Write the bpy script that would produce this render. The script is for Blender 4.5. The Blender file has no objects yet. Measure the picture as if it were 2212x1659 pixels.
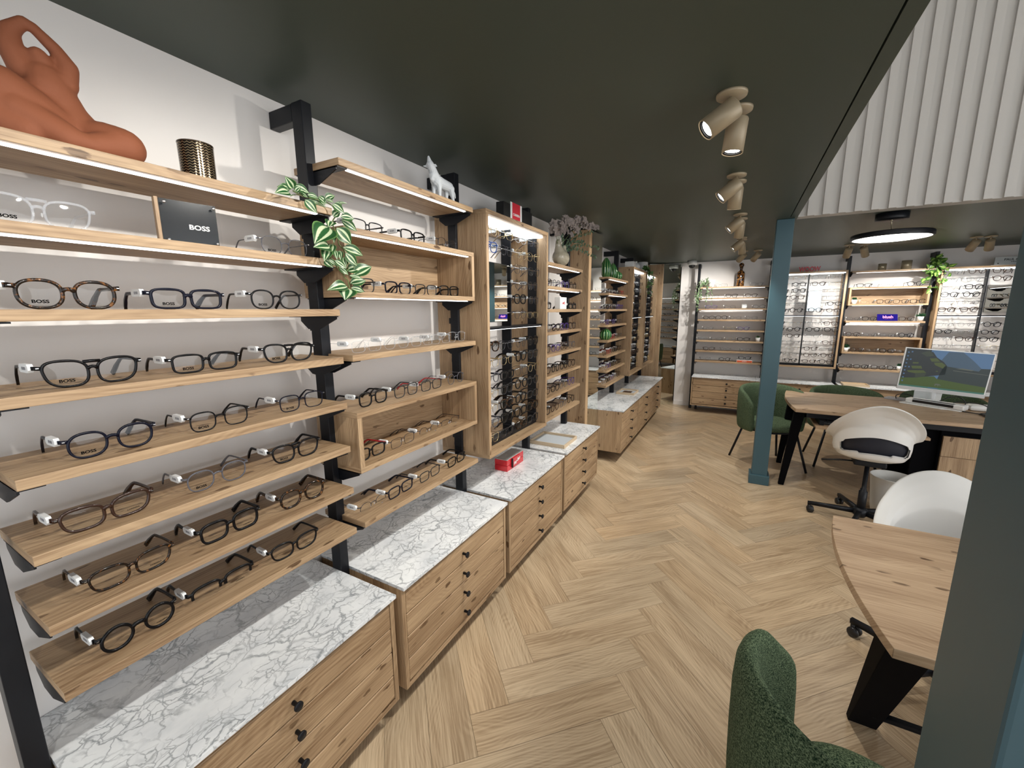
import bpy, bmesh, math, random
from math import sin, cos, pi, radians, sqrt, atan2
from mathutils import Vector, Matrix, noise
random.seed(7)
S = bpy.context.scene
COL = S.collection

# ------------------------------------------------------------------ camera
YAW, PITCH, ROLL, FPX = -0.502220512, 0.177044579, -0.00580938464, 889.302
EYE = Vector((0, 0, 1.55))
cy_, sy_, cp_, sp_ = cos(YAW), sin(YAW), cos(PITCH), sin(PITCH)
cf = Vector((sy_*cp_, cy_*cp_, -sp_)); cr0 = Vector((cy_, -sy_, 0)); cu0 = cr0.cross(cf)
cr = cos(ROLL)*cr0 + sin(ROLL)*cu0; cu = -sin(ROLL)*cr0 + cos(ROLL)*cu0
cam = bpy.data.cameras.new('camera'); camo = bpy.data.objects.new('camera', cam); COL.objects.link(camo)
camo.matrix_world = Matrix(((cr.x, cu.x, -cf.x, EYE.x), (cr.y, cu.y, -cf.y, EYE.y), (cr.z, cu.z, -cf.z, EYE.z), (0, 0, 0, 1)))
cam.sensor_width = 36; cam.sensor_fit = 'HORIZONTAL'; cam.lens = FPX/2212*36; cam.clip_start = .02
S.camera = camo
S.view_settings.view_transform = 'Standard'; S.view_settings.look = 'None'
S.cycles.max_bounces = 7; S.cycles.diffuse_bounces = 3; S.cycles.glossy_bounces = 3; S.cycles.transmission_bounces = 2; S.cycles.transparent_max_bounces = 12
S.cycles.use_adaptive_sampling = True; S.cycles.adaptive_threshold = .07; S.cycles.adaptive_min_samples = 16
S.view_settings.gamma = 1; S.view_settings.use_curve_mapping = False
S.view_settings.exposure = 0.05
# ------------------------------------------------------------------ world and large lights
w = bpy.data.worlds.new('world'); S.world = w; w.use_nodes = True
w.node_tree.nodes['Background'].inputs[0].default_value = (.86, .93, 1, 1)
w.node_tree.nodes['Background'].inputs[1].default_value = .9
WALL_X, BACK_Y, CEIL, RIGHT_X, FRONT_Y, HIGH = -1.462, 7.15, 2.262, 3.75, -2.6, 4.3

def area(name, loc, rot, sx, sy, power, col=(1, 1, 1)):
    l = bpy.data.lights.new(name, 'AREA'); l.shape = 'RECTANGLE'; l.size = sx; l.size_y = sy; l.energy = power; l.color = col
    o = bpy.data.objects.new(name, l); o.location = loc; o.rotation_euler = rot; COL.objects.link(o); return o
area("shopfront_daylight", (1.1, FRONT_Y+.06, 1.4), (radians(90), 0, 0), 4.6, 2.2, 42, (.9, .95, 1))
area('side_fill_light', (RIGHT_X-.05, .9, 1.35), (0, radians(90), 0), 2.0, 4.6, 85, (.92, .96, 1))  # fill light added on the right; the wall behind it is solid
area('upper_void_fill', (2.0, 1.4, HIGH-.06), (0, 0, 0), 2.4, 3.6, 20, (1, .97, .93))  # fill light added high in the void, no fixture there

# ------------------------------------------------------------------ mesh building
class F:                                   # a wall frame: x along the wall, y into it (negative = into the room), z up
    def __init__(s, o, rz): s.o, s.rz, s.c, s.s = Vector(o), rz, cos(rz), sin(rz)
    def p(s, v): return Vector((s.o.x + s.c*v[0] - s.s*v[1], s.o.y + s.s*v[0] + s.c*v[1], s.o.z + v[2]))
LW = F((WALL_X, 0, 0), radians(90))
BW = F((0, BACK_Y, 0), 0)
RW = F((RIGHT_X, 0, 0), radians(-90))
G = F((0, 0, 0), 0)

class MB:
    def __init__(s): s.v = []; s.f = []; s.m = []; s.uv = []; s.sm = []
    def face(s, idx, m=0, uv=None, sm=False):
        s.f.append(tuple(idx)); s.m.append(m); s.sm.append(sm); s.uv.append(uv if uv else [(0, 0)]*len(idx))
    def box(s, x0, x1, y0, y1, z0, z1, m=0, g=0):
        b = len(s.v); lo = (min(x0, x1), min(y0, y1), min(z0, z1)); hi = (max(x0, x1), max(y0, y1), max(z0, z1))
        for i in range(8): s.v.append(tuple(hi[k] if (i >> k) & 1 else lo[k] for k in range(3)))
        ou, ov = random.uniform(0, 40), random.uniform(0, 40)
        for q, ax in (((0, 4, 6, 2), 0), ((1, 3, 7, 5), 0), ((0, 1, 5, 4), 1), ((2, 6, 7, 3), 1), ((0, 2, 3, 1), 2), ((4, 5, 7, 6), 2)):
            r = [k for k in range(3) if k != ax]; a, c = (g, [k for k in r if k != g][0]) if g in r else (r[0], r[1])
            uv = [(s.v[b+i][a]+ou, s.v[b+i][c]+ov+ax*.37) for i in q]
            s.face([b+i for i in q], m, uv)
        return s
    def prism(s, poly, ax, a0, a1, m=0, g=0, sm=False):     # poly in the two other axes
        o = [k for k in range(3) if k != ax]; n = len(poly); b = len(s.v); ou = random.uniform(0, 40)
        for a in (a0, a1):
            for p in poly:
                v = [0, 0, 0]; v[ax] = a; v[o[0]] = p[0]; v[o[1]] = p[1]; s.v.append(tuple(v))
        def uvof(i): v = s.v[i]; c = [k for k in range(3) if k != g]; return (v[g]+ou, v[c[0]]+v[c[1]]*.99)
        A = list(range(b, b+n)); B = list(range(b+n, b+2*n))
        s.face(A[::-1], m, [uvof(i) for i in A[::-1]]); s.face(B, m, [uvof(i) for i in B])
        for i in range(n):
            j = (i+1) % n; q = [A[i], A[j], B[j], B[i]]; s.face(q, m, [uvof(k) for k in q], sm)
        return s
    def sweep(s, pts, prof, m=0, closed=False, up=(0, 0, 1), sm=True, cap=True, scl=None, ups=None):
        P = [Vector(p) for p in pts]; n = len(P); k = len(prof); b = len(s.v)
        for i, p in enumerate(P):
            t = (P[(i+1) % n]-P[i-1]) if closed else (P[min(i+1, n-1)]-P[max(i-1, 0)])
            t.normalize(); U = Vector(ups[i] if ups else up)
            sd = t.cross(U)
            if sd.length < 1e-5: sd = t.cross(Vector((1, 0, .01)))
            sd.normalize(); u2 = sd.cross(t); f = scl[i] if scl else 1
            for q in prof: s.v.append(tuple(p + sd*q[0]*f + u2*q[1]*f))
        for i in range(n if closed else n-1):
            j = (i+1) % n
            for a in range(k):
                c = (a+1) % k; s.face([b+i*k+a, b+i*k+c, b+j*k+c, b+j*k+a], m, None, sm)
        if cap and not closed:
            s.face([b+a for a in range(k)][::-1], m); s.face([b+(n-1)*k+a for a in range(k)], m)
        return s
    def tube(s, pts, r, n=8, m=0, closed=False, scl=None):
        return s.sweep(pts, [(r*cos(2*pi*i/n), r*sin(2*pi*i/n)) for i in range(n)], m, closed, scl=scl)
    def lathe(s, prof, c=(0, 0, 0), n=24, m=0, axis=(0, 0, 1), sm=True, cap=True):
        b = len(s.v); R = Vector((0, 0, 1)).rotation_difference(Vector(axis)); k = len(prof)
        for i in range(n):
            a = 2*pi*i/n
            for r, z in prof: s.v.append(tuple(Vector(c)+R @ Vector((r*cos(a), r*sin(a), z))))
        for i in range(n):
            j = (i+1) % n
            for a in range(k-1):
                s.face([b+i*k+a, b+j*k+a, b+j*k+a+1, b+i*k+a+1], m, [(i/n, a/k), ((i+1)/n, a/k), ((i+1)/n, (a+1)/k), (i/n, (a+1)/k)], sm)
        for e in (0, k-1):
            if cap and prof[e][0] > 1e-5: s.face([b+i*k+e for i in (range(n) if e else range(n-1, -1, -1))], m)
        return s
    def ball(s, c, r, m=0, n=12, sq=(1, 1, 1)):
        k = max(4, n//2); b = len(s.v)
        for i in range(n):
            for j in range(k+1):
                a, t = 2*pi*i/n, pi*j/k
                s.v.append((c[0]+r*sq[0]*sin(t)*cos(a), c[1]+r*sq[1]*sin(t)*sin(a), c[2]-r*sq[2]*cos(t)))
        for i in range(n):
            for j in range(k):
                i2 = (i+1) % n; s.face([b+i*(k+1)+j, b+i2*(k+1)+j, b+i2*(k+1)+j+1, b+i*(k+1)+j+1], m, None, True)
        return s
    def grid(s, fn, nu, nv, m=0, closed_u=False, sm=True):
        b = len(s.v)
        for i in range(nu):
            for j in range(nv): s.v.append(tuple(fn(i/(nu if closed_u else nu-1), j/(nv-1))))
        for i in range(nu if closed_u else nu-1):
            i2 = (i+1) % nu
            for j in range(nv-1):
                s.face([b+i*nv+j, b+i2*nv+j, b+i2*nv+j+1, b+i*nv+j+1], m, [(i/nu, j/nv), ((i+1)/nu, j/nv), ((i+1)/nu, (j+1)/nv), (i/nu, (j+1)/nv)], sm)
        return s
    def leaf(s, base, tip, w, nrm, m=0, curl=.12, seg=6):
        B, T = Vector(base), Vector(tip); d = T-B; L = d.length
        if L < 1e-5: return s
        d.normalize(); N = Vector(nrm); N = (N-d*N.dot(d))
        if N.length < 1e-4: N = d.orthogonal()
        N.normalize(); sd = d.cross(N); b = len(s.v)
        for i in range(seg+1):
            t = i/seg; ww = w*.5*(sin(pi*min(1, t*1.0)**.72)) if 0 < t < 1 else w*.015
            c = B+d*L*t+N*curl*L*(sin(pi*t)*.9-t*.25)
            for j in (-1, -.5, 0, .5, 1): s.v.append(tuple(c+sd*ww*j+N*(ww*.35*abs(j))))
        for i in range(seg):
            for j in range(4):
                q = [b+i*5+j, b+i*5+j+1, b+(i+1)*5+j+1, b+(i+1)*5+j]
                s.face(q, m, [(i/seg, j/4), (i/seg, (j+1)/4), ((i+1)/seg, (j+1)/4), ((i+1)/seg, j/4)], True)
        return s
    def mesh(s, name, mats, off=(0, 0, 0)):
        me = bpy.data.meshes.new(name); o = Vector(off)
        me.from_pydata([tuple(Vector(v)-o) for v in s.v], [], s.f)
        for mt in (mats if isinstance(mats, (list, tuple)) else [mats]): me.materials.append(mt)
        uvl = me.uv_layers.new(name='UVMap'); flat = []
        for u in s.uv:
            for a in u: flat += [a[0], a[1]]
        uvl.data.foreach_set('uv', flat)
        me.polygons.foreach_set('material_index', s.m); me.polygons.foreach_set('use_smooth', s.sm); me.update()
        return me

def mk(name, me):
    o = bpy.data.objects.new(name, me); COL.objects.link(o); return o
def tag(o, label=None, cat=None, group=None, kind=None):
    if label: o['label'] = label
    if cat: o['category'] = cat
    if group: o['group'] = group
    if kind: o['kind'] = kind
    return o
BASE = {}
def thing(name, label, cat, fr, base, group=None, rz=0):
    o = mk(name, None); o.location = fr.p(base); o.rotation_euler = (0, 0, fr.rz+rz); BASE[o.name] = Vector(base)
    return tag(o, label, cat, group)
def part(name, mb, mats, parent, label=None, bev=0):
    b = BASE[parent.name]; o = mk(name, mb.mesh(name, mats, b)); o.parent = parent; BASE[o.name] = b
    if label: o['label'] = label
    if bev: bevel(o, bev)
    return o
def solo(name, mb, mats, fr, label=None, cat=None, group=None, kind=None, bev=0):
    xs = [v[0] for v in mb.v]; ys = [v[1] for v in mb.v]; zs = [v[2] for v in mb.v]
    b = ((min(xs)+max(xs))/2, (min(ys)+max(ys))/2, min(zs))
    o = mk(name, mb.mesh(name, mats, b)); o.location = fr.p(b); o.rotation_euler = (0, 0, fr.rz); BASE[o.name] = Vector(b)
    if bev: bevel(o, bev)
    return tag(o, label, cat, group, kind)
def bevel(o, wd, seg=2):
    m = o.modifiers.new('bevel', 'BEVEL'); m.width = wd; m.segments = seg; m.limit_method = 'ANGLE'; m.angle_limit = radians(40)
    return o
def struct(name, mb, mats, fr=G): return solo(name, mb, mats, fr, kind='structure')

TXT = {}
def text_mb(body, size, th=.0006, align='CENTER', m=0, mb=None, at=(0, 0, 0), bold=0, shear=0, sx=1):   # text upright, facing -y
    key = (body, size, th, bold, shear)
    if key not in TXT:
        c = bpy.data.curves.new('lettering', 'FONT'); c.body = body; c.size = size; c.extrude = th; c.offset = bold; c.shear = shear
        c.align_x = 'CENTER'; c.align_y = 'CENTER'; c.resolution_u = 3
        o = bpy.data.objects.new('lettering', c); COL.objects.link(o)
        dg = bpy.context.evaluated_depsgraph_get(); me = bpy.data.meshes.new_from_object(o.evaluated_get(dg))
        TXT[key] = ([tuple(v.co) for v in me.vertices], [tuple(p.vertices) for p in me.polygons])
        bpy.data.objects.remove(o); bpy.data.curves.remove(c); bpy.data.meshes.remove(me)
    V, Fc = TXT[key]; mb = mb or MB(); b = len(mb.v)
    for x, y, z in V: mb.v.append((at[0]+x*sx, at[1]-z, at[2]+y))
    for q in Fc: mb.face([b+i for i in q], m)
    return mb

# ------------------------------------------------------------------ materials
def mat(name, col=(.8, .8, .8), rough=.5, metal=0, spec=.5, emit=None, es=0, coat=0, bump=None):
    m = bpy.data.materials.new(name); m.use_nodes = True; nt = m.node_tree; p = nt.nodes['Principled BSDF']
    p.inputs['Base Color'].default_value = (*col, 1); p.inputs['Roughness'].default_value = rough
    p.inputs['Metallic'].default_value = metal; p.inputs['Specular IOR Level'].default_value = spec
    p.inputs['Coat Weight'].default_value = coat
    if emit: p.inputs['Emission Color'].default_value = (*emit, 1); p.inputs['Emission Strength'].default_value = es
    nt.nodes.new('ShaderNodeTexCoord').name = 'TC'
    if bump:
        n = nt.nodes.new('ShaderNodeTexNoise'); n.inputs['Scale'].default_value = bump[0]; n.inputs['Detail'].default_value = 3
        nt.links.new(nt.nodes['TC'].outputs['Object'], n.inputs['Vector'])
        b = nt.nodes.new('ShaderNodeBump'); b.inputs['Strength'].default_value = bump[1]; b.inputs['Distance'].default_value = bump[2]
        nt.links.new(n.outputs['Fac'], b.inputs['Height']); nt.links.new(b.outputs['Normal'], p.inputs['Normal'])
    return m
class N:                                    # node shorthand
    def __init__(s, m): s.nt = m.node_tree; s.p = s.nt.nodes['Principled BSDF']; s.tc = s.nt.nodes['TC']
    def new(s, t, **k):
        n = s.nt.nodes.new('ShaderNode'+t)
        for a, b in k.items():
            if a in n.inputs: n.inputs[a].default_value = b
            else: setattr(n, a, b)
        return n
    def l(s, a, b): s.nt.links.new(a, b)
    def mp(s, src, sc, loc=(0, 0, 0), rot=(0, 0, 0)):
        n = s.new('Mapping'); n.inputs['Scale'].default_value = sc; n.inputs['Location'].default_value = loc; n.inputs['Rotation'].default_value = rot
        s.l(src, n.inputs['Vector']); return n.outputs[0]
    def noise(s, vec, scale, detail=4, rough=.5, dist=0):
        n = s.new('TexNoise'); n.inputs['Scale'].default_value = scale; n.inputs['Detail'].default_value = detail
        n.inputs['Roughness'].default_value = rough; n.inputs['Distortion'].default_value = dist; s.l(vec, n.inputs['Vector']); return n
    def ramp(s, fac, stops, interp='LINEAR'):
        n = s.new('ValToRGB'); n.color_ramp.interpolation = interp; e = n.color_ramp.elements
        while len(e) < len(stops): e.new(.5)
        for a, (p, c) in zip(e, stops): a.position = p; a.color = (*c, 1) if len(c) == 3 else c
        s.l(fac, n.inputs['Fac']); return n.outputs['Color']
    def mix(s, fac, a, b, bt='MIX'):
        n = s.new('Mix'); n.data_type = 'RGBA'; n.blend_type = bt
        for sock, v in ((n.inputs[0], fac), (n.inputs[6], a), (n.inputs[7], b)):
            if isinstance(v, (int, float)): sock.default_value = v
            elif isinstance(v, tuple): sock.default_value = (*v, 1)
            else: s.l(v, sock)
        return n.outputs[2]
    def math(s, op, a, b=None, cl=False):
        n = s.new('Math'); n.operation = op; n.use_clamp = cl
        for i, v in enumerate((a, b)):
            if v is None: continue
            if isinstance(v, (int, float)): n.inputs[i].default_value = v
            else: s.l(v, n.inputs[i])
        return n.outputs[0]

def wood(name, dark, light, knots=1.0, rough=.5, contrast=1.0, plank=False, kcol=(.10, .05, .02)):
    m = mat(name, light, rough); n = N(m); uv = n.tc.outputs['UV']
    if plank:
        at = n.new('Attribute', attribute_name='tone'); 
    big = n.noise(n.mp(uv, (1.1, 7, 1)), 1.6, 3, .55, .6)
    gr = n.noise(n.mp(uv, (3.6, 135, 1)), 1.0, 5, .65, .3)
    wv = n.new('TexWave', wave_type='BANDS', bands_direction='Y'); wq = n.noise(n.mp(uv, (1.6, 3.5, 1)), 1.0, 2, .5); wa = n.new('VectorMath', operation='MULTIPLY_ADD'); n.l(wq.outputs['Color'], wa.inputs[0]); wa.inputs[1].default_value = (0, .32, 0); n.l(uv, wa.inputs[2])
    n.l(n.mp(wa.outputs[0], (.5, 1, 1)), wv.inputs['Vector'])
    wv.inputs['Scale'].default_value = 26; wv.inputs['Distortion'].default_value = 2.0; wv.inputs['Detail'].default_value = 2; wv.inputs['Detail Scale'].default_value = 1.5
    f = n.math('ADD', n.math('MULTIPLY', big.outputs['Fac'], .75), n.math('MULTIPLY', gr.outputs['Fac'], .85*contrast))
    f = n.math('ADD', f, n.math('MULTIPLY', wv.outputs['Fac'], .09*contrast))
    f = n.math('SUBTRACT', f, .375+.47*contrast-.5)
    col = n.ramp(f, [(.30, dark), (.48, tuple((a+b)/2 for a, b in zip(dark, light))), (.70, light)])
    if knots:
        vo = n.new('TexVoronoi'); vo.inputs['Scale'].default_value = 1; vo.inputs['Randomness'].default_value = 1
        wp = n.noise(n.mp(uv, (1, 2.5, 1)), 30, 3); av = n.new('VectorMath', operation='MULTIPLY_ADD')
        n.l(wp.outputs['Color'], av.inputs[0]); av.inputs[1].default_value = (.045, .012, 0); n.l(uv, av.inputs[2])
        n.l(n.mp(av.outputs[0], (8.5, 22, 1)), vo.inputs['Vector'])
        sel = n.noise(n.mp(uv, (2.1, 5, 1), (9, 3, 0)), 1.5, 1)
        k = n.math('MULTIPLY', n.math('LESS_THAN', vo.outputs['Distance'], .2), n.math('MULTIPLY', n.math('SUBTRACT', .2, vo.outputs['Distance']), 18*knots), True)
        k = n.math('MULTIPLY', k, n.math('MULTIPLY', n.math('SUBTRACT', sel.outputs['Fac'], .46), 12, True), True)
        k = n.math('MULTIPLY', k, n.math('SUBTRACT', n.math('MULTIPLY', gr.outputs['Fac'], 3.2), .75), True)
        col = n.mix(k, col, kcol)
    if plank: col = n.mix(1.0, col, at.outputs['Color'], 'MULTIPLY')
    n.l(col, n.p.inputs['Base Color'])
    b = n.new('Bump'); b.inputs['Strength'].default_value = .12; b.inputs['Distance'].default_value = .0008
    n.l(gr.outputs['Fac'], b.inputs['Height']); n.l(b.outputs['Normal'], n.p.inputs['Normal'])
    return m
OAK = wood('oak', (.24, .145, .075), (.49, .34, .20), 1.25)
OAK_DESK = wood('desk_oak', (.29, .18, .10), (.52, .37, .235), 1.0, .42)
OAK_EDGE = wood('oak_edge', (.40, .25, .13), (.62, .43, .25), 0)
PALE_WOOD = wood('pale_wood', (.50, .37, .23), (.66, .52, .36), 0)
FLOORM = wood('floor_oak', (.36, .250, .148), (.62, .470, .305), .0, .30, 1.25, True)

def marble():
    m = mat('marble', (.8, .82, .84), .22); n = N(m); o = n.tc.outputs['UV']
    wp = n.noise(n.mp(o, (1, 1, 1)), 5.5, 5, .6); av = n.new('VectorMath', operation='MULTIPLY_ADD')
    n.l(wp.outputs['Color'], av.inputs[0]); av.inputs[1].default_value = (.16, .16, .0); n.l(o, av.inputs[2])
    r = None
    for sc, th, rr, po in ((8, .035, 0, .75), (17, .05, 2, .8), (34, .07, 4, .7)):
        vo = n.new('TexVoronoi', feature='DISTANCE_TO_EDGE'); vo.inputs['Scale'].default_value = sc
        n.l(n.mp(av.outputs[0], (.82, 1.0, 1), (rr, rr, 0), (0, 0, .5)), vo.inputs['Vector'])
        mk_ = n.noise(n.mp(o, (1, 1.6, 1), (rr*3, 5, 0)), 3.2+rr, 3)
        e = n.math('MULTIPLY', n.math('SUBTRACT', 1, n.math('DIVIDE', vo.outputs['Distance'], th), True), n.math('MULTIPLY', n.math('SUBTRACT', mk_.outputs['Fac'], .42), 6, True), True)
        e = n.math('MULTIPLY', e, po)
        r = e if r is None else n.math('MAXIMUM', r, e)
    cl = n.noise(n.mp(o, (1, 1.5, 1), (2, 7, 0)), 4, 5, .62)
    base = n.ramp(cl.outputs['Fac'], [(.30, (.60, .63, .66)), (.48, (.76, .78, .80)), (.6, (.84, .86, .87))])
    n.l(n.mix(r, base, (.16, .18, .20)), n.p.inputs['Base Color']); return m
MARBLE = marble()
WALLM = mat('wall_paint', (.80, .765, .735), .75, bump=(60, .05, .002))
WALLG = mat('wall_paint_back', (.80, .765, .74), .75, bump=(60, .05, .002))
CEILM = mat('ceiling_green', (.045, .060, .046), .48, spec=.45)
WHITEC = mat('ceiling_white', (.75, .75, .72), .8)
SLATM = mat('slat_paint', (.46, .448, .425), .6)
BLACK = mat('black_metal', (.007, .008, .011), .42, spec=.3)
LEGB = mat('desk_leg_black', (.003, .003, .004), .8, spec=.06)
BLACKP = mat('black_plastic', (.012, .012, .013), .35)
PILLARM = mat('blue_green_paint', (.037, .090, .112), .40, spec=.55)
LED = mat('led_diffuser', (1, 1, 1), .5, emit=(.93, .97, 1), es=3.2)
LEDP = mat('light_panel', (1, 1, 1), .5, emit=(.90, .97, 1), es=4)
LAMPE = mat('spot_lens', (1, 1, 1), .4, emit=(1, .96, .88), es=30)
RINGE = mat('ring_lamp_diffuser', (1, 1, 1), .5, emit=(1, .97, .88), es=6)
BEIGE = mat('sand_metal', (.36, .29, .19), .45, .15)
MIRROR = mat('mirror_glass', (.86, .90, .88), .015, 1)
STEEL = mat('steel', (.62, .62, .62), .25, 1)
WHITEP = mat('white_plastic', (.78, .77, .74), .42, bump=(500, .1, .0004))
WHITEG = mat('white_gloss', (.82, .82, .80), .18)
CREAMG = mat('cream_glaze', (.50, .45, .34), .22, coat=.5)
REDP = mat('red_perspex', (.55, .012, .02), .12, coat=.6)
REDL = mat('red_letters', (.62, .03, .05), .35)
ORANGE = mat('orange_panel', (.62, .10, .03), .4)
NAVY = mat('navy_card', (.010, .006, .13), .9, spec=.05)
PINK = mat('pink_lettering', (.80, .28, .55), .5)
GREYP = mat('grey_pad', (.50, .54, .58), .8)
BARC = mat('barcode_ink', (.20, .20, .22), .6)
TERRA = mat('terracotta', (.235, .072, .030), .78, bump=(35, .35, .004))
PLASTER = mat('white_plaster', (.68, .71, .73), .6)
SOIL = mat('dark_soil', (.05, .035, .02), .9)
CAMW = mat('camera_white', (.72, .72, .70), .35)
INK = mat('black_ink', (.003, .003, .003), .8, spec=.1)
GOLD = mat('gold_metal', (.72, .56, .30), .28, 1)
BRONZE = mat('bronze_glass', (.10, .065, .04), .12, .6)
BRASSG = mat('smoked_glass', (.45, .38, .26), .15, .4)
def thin(name, col, alpha, rough=.05):
    m = mat(name, col, rough); m.node_tree.nodes['Principled BSDF'].inputs['Alpha'].default_value = alpha; return m
def lensmat():
    m = bpy.data.materials.new('lens_glass'); m.use_nodes = True; nt = m.node_tree; nt.nodes.clear()
    o = nt.nodes.new('ShaderNodeOutputMaterial'); mx = nt.nodes.new('ShaderNodeMixShader'); t = nt.nodes.new('ShaderNodeBsdfTransparent'); g = nt.nodes.new('ShaderNodeBsdfGlossy')
    t.inputs[0].default_value = (.95, .96, .96, 1); g.inputs['Roughness'].default_value = .03; lf = nt.nodes.new('ShaderNodeLayerWeight'); lf.inputs[0].default_value = .5
    lp = nt.nodes.new('ShaderNodeMath'); lp.operation = 'POWER'; lp.inputs[1].default_value = 4; nt.links.new(lf.outputs['Facing'], lp.inputs[0])
    lw = nt.nodes.new('ShaderNodeMath'); lw.operation = 'MULTIPLY_ADD'; lw.inputs[1].default_value = .5; lw.inputs[2].default_value = .035; nt.links.new(lp.outputs[0], lw.inputs[0])
    nt.links.new(lw.outputs[0], mx.inputs[0]); nt.links.new(t.outputs[0], mx.inputs[1]); nt.links.new(g.outputs[0], mx.inputs[2]); nt.links.new(mx.outputs[0], o.inputs[0]); return m
LENS = lensmat()
CLEAR = thin('clear_acrylic', (.9, .92, .94), .28)
TAGM = mat('tag_plastic', (.78, .80, .81), .3)
def tortoise():
    m = mat('tortoise_acetate', (.05, .02, .01), .16, spec=.4); n = N(m)
    k = n.noise(n.tc.outputs['Object'], 130, 2); n.l(n.ramp(k.outputs['Fac'], [(.53, (.010, .006, .004)), (.62, (.07, .027, .008)), (.72, (.20, .08, .02))]), n.p.inputs['Base Color']); return m
FM = {'black': mat('black_acetate', (.003, .003, .004), .28, spec=.25), 'tortoise': tortoise(), 'navy': mat('navy_acetate', (.003, .004, .013), .28, spec=.25),
      'crystal': thin('crystal_acetate', (.62, .65, .70), .24, .06), 'grey': thin('grey_acetate', (.12, .12, .14), .85, .15), 'gun': mat('gunmetal', (.10, .10, .12), .3, 1), 'gold': GOLD,
      'red': mat('red_acetate', (.45, .02, .03), .2), 'purple': mat('purple_acetate', (.06, .03, .22), .2), 'white': mat('white_acetate', (.75, .78, .82), .2), 'brown': mat('brown_acetate', (.035, .015, .009), .2),
      'blue': mat('blue_acetate', (.02, .08, .35), .2), 'matte': mat('matte_black', (.015, .015, .017), .5)}
def boucle(name, a, b, sc=420):
    m = mat(name, a, .95, spec=.15); n = N(m); o = n.tc.outputs['Object']
    k = n.noise(o, sc, 3, .7); k2 = n.noise(n.mp(o, (1, 1, 2.2)), sc*.55, 2)
    f = n.math('ADD', n.math('MULTIPLY', k.outputs['Fac'], .6), n.math('MULTIPLY', k2.outputs['Fac'], .4))
    n.l(n.ramp(f, [(.42, a), (.51, tuple(.6*x+.4*y for x, y in zip(a, b))), (.60, b)]), n.p.inputs['Base Color'])
    bp = n.new('Bump'); bp.inputs['Strength'].default_value = .9; bp.inputs['Distance'].default_value = .004; n.l(f, bp.inputs['Height']); n.l(bp.outputs['Normal'], n.p.inputs['Normal']); return m
BOUCLE = boucle('green_boucle', (.009, .027, .013), (.20, .26, .15))
def variegated(name, g, wcol, lo=.12, hi=.26):
    m = mat(name, g, .35); n = N(m); sp = n.new('SeparateXYZ'); n.l(n.tc.outputs['UV'], sp.inputs[0])
    d = n.math('ABSOLUTE', n.math('SUBTRACT', sp.outputs[1], .5))
    st = n.noise(n.mp(n.tc.outputs['UV'], (.6, 7, 1)), 4, 2)
    c = n.ramp(d, [(0, g), (lo*.75, g), (lo, wcol), (hi*.9, wcol), (hi, g), (.42, tuple(x*.55 for x in g)), (.49, (.16, .30, .09))])
    n.l(n.mix(n.math('MULTIPLY', st.outputs['Fac'], .35), c, tuple(x*.8 for x in g)), n.p.inputs['Base Color']); return m
TRAD = variegated('striped_leaf', (.022, .095, .028), (.62, .70, .45))
LEAFD = mat('dark_leaf', (.02, .075, .03), .4); LEAFG = mat('green_leaf', (.10, .22, .06), .45); LEAFE = mat('eucalyptus_leaf', (.10, .17, .11), .6)
LEAFL = variegated('bright_leaf', (.09, .26, .04), (.45, .62, .16), .02, .2)
IVY = variegated('ivy_leaf', (.05, .14, .05), (.40, .48, .30), .25, .5)
STEM = mat('stem', (.12, .17, .05), .6)
PETAL = mat('orchid_petal', (.30, .25, .225), .6)
def cactusm():
    m = mat('cactus_glaze', (.02, .12, .04), .18, coat=.5); n = N(m); sp = n.new('SeparateXYZ'); n.l(n.tc.outputs['UV'], sp.inputs[0])
    f = n.math('FRACT', n.math('MULTIPLY', sp.outputs[0], 12)); n.l(n.ramp(f, [(0, (.55, .62, .30)), (.10, (.05, .20, .05)), (.5, (.012, .09, .03)), (.92, (.05, .20, .05)), (1, (.55, .62, .30))]), n.p.inputs['Base Color']); return m
CACTUS = cactusm()
def ambervase():
    m = mat('amber_glass', (.12, .05, .02), .08, coat=.6); n = N(m); k = n.noise(n.mp(n.tc.outputs['Object'], (1, 1, .8)), 45, 2, .5, .6)
    n.l(n.ramp(k.outputs['Fac'], [(.45, (.012, .006, .004)), (.54, (.16, .06, .015)), (.66, (.40, .19, .05))]), n.p.inputs['Base Color']); return m
AMBER = ambervase()

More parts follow.
